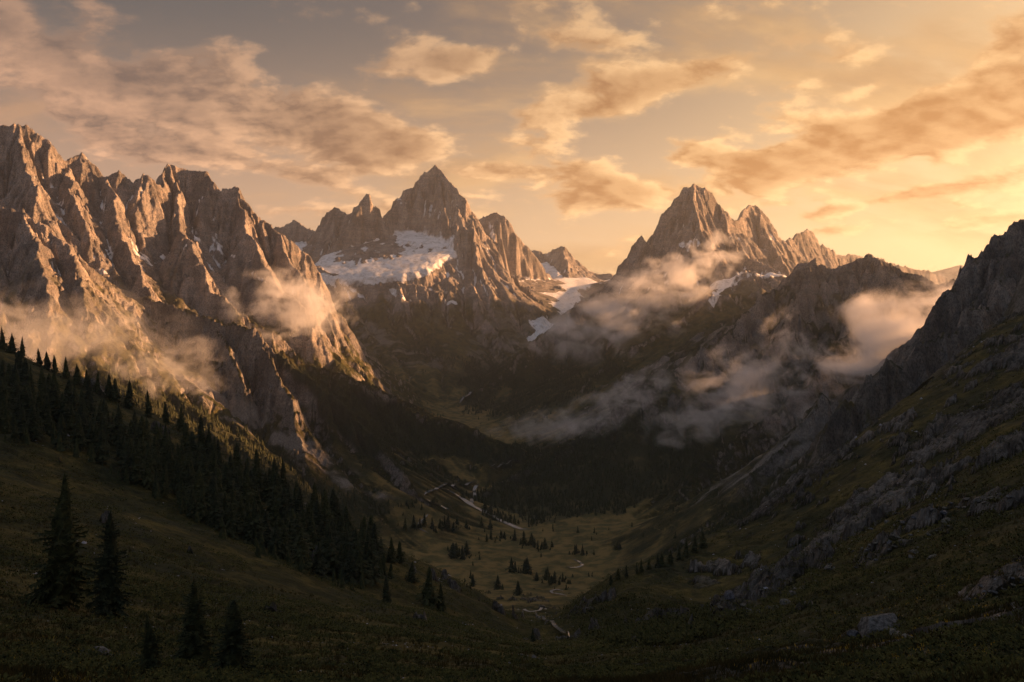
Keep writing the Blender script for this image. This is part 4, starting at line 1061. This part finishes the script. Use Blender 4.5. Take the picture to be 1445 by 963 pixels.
for i, (px, py, D_, rx, ry, dep, dens, label, rot) in enumerate(FOGS):
    o = link('fog_bank', unit_ball(), fog_mat(i+1, dens, min(rx, 2.2*ry)/FPX*D_*.46))
    o.location = P(px, py, D_); o.scale = (1.2*rx/FPX*D_, dep*.5, 1.15*ry/FPX*D_); o.rotation_euler = (0, -rot, 0)
    tag(o, label, 'fog bank', 'fog banks hanging on the mountainsides')
# even haze in a closed box round everything
hb = np.array([(x, y, z) for x in (-7200, 7700) for y in (-400, 13000) for z in (-720, 1150)], float)
o = link('haze', mesh_data('haze', hb, quads=np.array([(0,1,3,2),(4,6,7,5),(0,4,5,1),(2,3,7,6),(0,2,6,4),(1,5,7,3)]), smooth=False))
m = bpy.data.materials.new('haze_air'); m.use_nodes = True; m.node_tree.nodes.clear(); g = G(m.node_tree)
pv = g.n('ShaderNodeVolumePrincipled', {'Color':(.84,.88,.93,1), 'Density':2.6e-5, 'Anisotropy':.55}); g.n('ShaderNodeOutputMaterial', {'Volume':pv.outputs[0]})
o.data.materials.append(m); tag(o, 'thin warm evening haze filling the whole valley', 'haze', kind='stuff')
log('fog')
# ================================================================== sun, sky, air
from mathutils import Vector
AZ = math.radians(72); EL = math.radians(10)
SUN = Vector((math.sin(AZ)*math.cos(EL), math.cos(AZ)*math.cos(EL), math.sin(EL)))
li = bpy.data.lights.new('sun', 'SUN'); li.energy = 5.0; li.angle = math.radians(.6); li.color = (1.0, .49, .21)
lo = bpy.data.objects.new('sun', li); COL.objects.link(lo); lo.rotation_euler = SUN.to_track_quat('Z', 'Y').to_euler()
W = bpy.data.worlds.new('World'); SC.world = W; W.use_nodes = True
g = G(W.node_tree); W.node_tree.nodes.clear()
D = g.n('ShaderNodeTexCoord').outputs['Generated']
xyz = g.n('ShaderNodeSeparateXYZ', {0:D}); dx, dy, dz = xyz.outputs
sky = g.n('ShaderNodeTexSky', sky_type='NISHITA', sun_disc=False, sun_elevation=EL, sun_rotation=AZ, altitude=1800, air_density=1.6, dust_density=5.0, ozone_density=1.0)
base = g.vmath('SCALE', sky.outputs[0], .09).outputs[0]
GLOW = Vector((math.sin(math.radians(40)), math.cos(math.radians(40)), .08)).normalized()
dotS = g.vmath('DOT_PRODUCT', D, tuple(GLOW)).outputs['Value']
near_s = g.ramp(dotS, .35, 1.0); glow = g.math('POWER', g.math('MAXIMUM', dotS, 0.0), 14.0)
up = g.math('MAXIMUM', dz, 0.0)
# thin warm veil of high cloud
low = g.ramp(up, 0.0, .37); 
veil_far = g.mix(low, (.80,.465,.29), (.112,.106,.106))
veil_near = g.mix(low, (.99,.63,.33), (.235,.172,.142))
veil = g.mix(near_s, veil_far, veil_near)
# overhead and behind the photographer the sky has already gone grey
veil = g.mix(g.ramp(up, .38, .65), veil, (.20,.25,.335))
veil = g.mix(g.ramp(dy, .25, -.35), veil, g.mix(low, (.27,.30,.37), (.20,.25,.335)))
veil = g.mix(g.math('MULTIPLY', glow, .9), veil, (1.3,.84,.38))
col = g.mix(.9, base, veil)
# cloud sheets on a plane overhead
den = g.math('ADD', up, .36)
def plane(sx, sy, ox=0., oy=0., rot=0.):
    u = g.math('DIVIDE', dx, den); v = g.math('DIVIDE', dy, den)
    c = g.n('ShaderNodeCombineXYZ', {0:u, 1:v, 2:0.0}).outputs[0]
    return g.n('ShaderNodeMapping', {'Vector':c, 'Location':(ox, oy, 0), 'Rotation':(0, 0, rot), 'Scale':(sx, sy, 1)}).outputs[0]
def blob(px, py, rx, ry, rot=0.0):
    """soft mound of cloud centred on one bearing of the sky"""
    d = Vector(P(px, py, 1000.)).normalized()
    r = Vector((d.y, -d.x, 0)).normalized(); u = r.cross(d)
    c, s = math.cos(rot), math.sin(rot)
    a1 = r*c+u*s; a2 = u*c-r*s
    p = g.math('MULTIPLY', g.vmath('DOT_PRODUCT', D, tuple(a1)).outputs['Value'], FPX/rx); q = g.math('MULTIPLY', g.vmath('DOT_PRODUCT', D, tuple(a2)).outputs['Value'], FPX/ry)
    rr_ = g.math('ADD', g.math('MULTIPLY', p, p), g.math('MULTIPLY', q, q))
    f = g.math('GREATER_THAN', g.vmath('DOT_PRODUCT', D, tuple(d)).outputs['Value'], 0.0)
    return g.math('MULTIPLY', f, g.math('EXPONENT', g.math('MULTIPLY', rr_, -1.0)))
def sheet(col, coord, off, scale, detail, lo, hi, lit_far, lit_near, sh_far, sh_near, bias, amount, dist=.1, shade_k=5.0):
    a = g.noise(coord, scale, detail, .6, dist); b = g.noise(g.vmath('ADD', coord, off).outputs[0], scale, detail, .6, dist)
    a = g.math('ADD', a, bias); 
    cover = g.math('MULTIPLY', g.ramp(a, lo, hi), amount)
    lit = g.math('ADD', .5, g.math('MULTIPLY', g.math('SUBTRACT', g.math('SUBTRACT', a, bias), b), shade_k), clamp=True)
    thick = g.ramp(a, lo+.04, hi+.16)
    lit = g.math('MULTIPLY', lit, g.math('SUBTRACT', 1.15, g.math('MULTIPLY', thick, .75)), clamp=True)
    edge = g.math('SUBTRACT', 1.0, g.ramp(a, lo, hi+.05))
    lit = g.math('MAXIMUM', lit, g.math('MULTIPLY', edge, .75))
    cl = g.mix(lit, g.mix(near_s, sh_far, sh_near), g.mix(near_s, lit_far, lit_near))
    fade = g.math('MULTIPLY', g.ramp(up, .12, .38), g.math('SUBTRACT', .8, g.math('MULTIPLY', near_s, .5)))   # the sun has left the higher, farther cloud
    cl = g.mix(fade, cl, (.16,.125,.11))
    return g.mix(cover, col, cl)
# high streaks
b0 = g.math('MULTIPLY', g.math('SUBTRACT', g.noise(plane(.5, .5, 3.1, 1.2), 1.0, 2, .5), .5), .5)
col = sheet(col, plane(1.0, 2.0, .3, .7, math.radians(-24)), (.10,.06,0), 1.5, 7, .47, .68, (.70,.38,.20), (1.0,.60,.25), (.27,.175,.13), (.6,.32,.13), b0, .85, .25)
# heaped clouds, gathered where the photograph has its banks
def total(l):
    t = None
    for w_, args in l:
        k = g.math('MULTIPLY', blob(*args), w_*.85); t = k if t is None else g.math('ADD', t, k)
    return g.math('SUBTRACT', t, .085)
D2R = math.radians
bias = total([(.30, (330,150,260,46,D2R(-11))), (.34, (500,190,95,38,D2R(-6))), (.22, (120,95,120,26,D2R(-20))), (.26, (165,200,70,24,D2R(-15))), (.26, (400,245,150,18,D2R(-12))), (.28, (648,88,60,26,D2R(-6))),
    (.30, (850,148,130,34,D2R(16))), (.24, (1000,92,110,24,D2R(14))), (.16, (900,40,260,26,D2R(8))), (.50, (1350,160,125,36,D2R(9))), (.46, (1160,215,150,32,D2R(10))), (.26, (1000,225,90,16,D2R(-4))), (.30, (865,262,120,20,D2R(-8))), (.24, (800,282,90,14,D2R(-3))),
    (.24, (700,240,52,11,0)), (.22, (1180,325,60,6,0)), (.26, (1270,278,130,8,D2R(9))), (.26, (1400,312,60,8,D2R(7))), (.26, (1425,62,46,30,D2R(35))), (.22, (845,356,50,9,0)), (.22, (620,300,120,10,0)), (.25,(1900,120,300,60,.2)), (.18,(1090,290,60,8,.05)), (.2,(1240,120,46,10,.3))])
col = sheet(col, plane(1.25, 1.55, 1.7, 4.3, D2R(-10)), (.05,-.02,0), 4.2, 10, .47, .62, (1.0,.55,.32), (1.30,.80,.36), (.21,.138,.11), (.56,.245,.07), bias, .96, .1, 6.0)
# ground side of the world
col = g.mix(g.ramp(dz, -.02, -.1), col, (.06,.05,.04))
bg = g.n('ShaderNodeBackground', {'Color':col, 'Strength':.275})
g.n('ShaderNodeOutputWorld', {'Surface':bg.outputs[0]})
W.cycles.sampling_method = 'MANUAL'; W.cycles.sample_map_resolution = 1024

cam = bpy.data.cameras.new('camera'); co = bpy.data.objects.new('camera', cam); COL.objects.link(co)
co.rotation_euler = (math.pi/2-PITCH, 0, 0); cam.sensor_width = 36; cam.lens = 36*FPX/1445; cam.clip_end = 60000; cam.clip_start = .1
SC.camera = co
SC.view_settings.view_transform = 'Standard'; SC.view_settings.look = 'None'; SC.view_settings.gamma = 1; SC.view_settings.exposure = 1.9
SC.cycles.use_denoising = True; SC.cycles.denoiser = 'OPENIMAGEDENOISE'
SC.cycles.max_bounces = 6; SC.cycles.diffuse_bounces = 2; SC.cycles.glossy_bounces = 2; SC.cycles.volume_bounces = 4; SC.cycles.transparent_max_bounces = 12
SC.cycles.use_adaptive_sampling = False
SC.cycles.sample_clamp_indirect = 2.0; SC.cycles.denoising_input_passes = 'RGB_ALBEDO_NORMAL'; SC.cycles.denoising_prefilter = 'ACCURATE'
log('done')
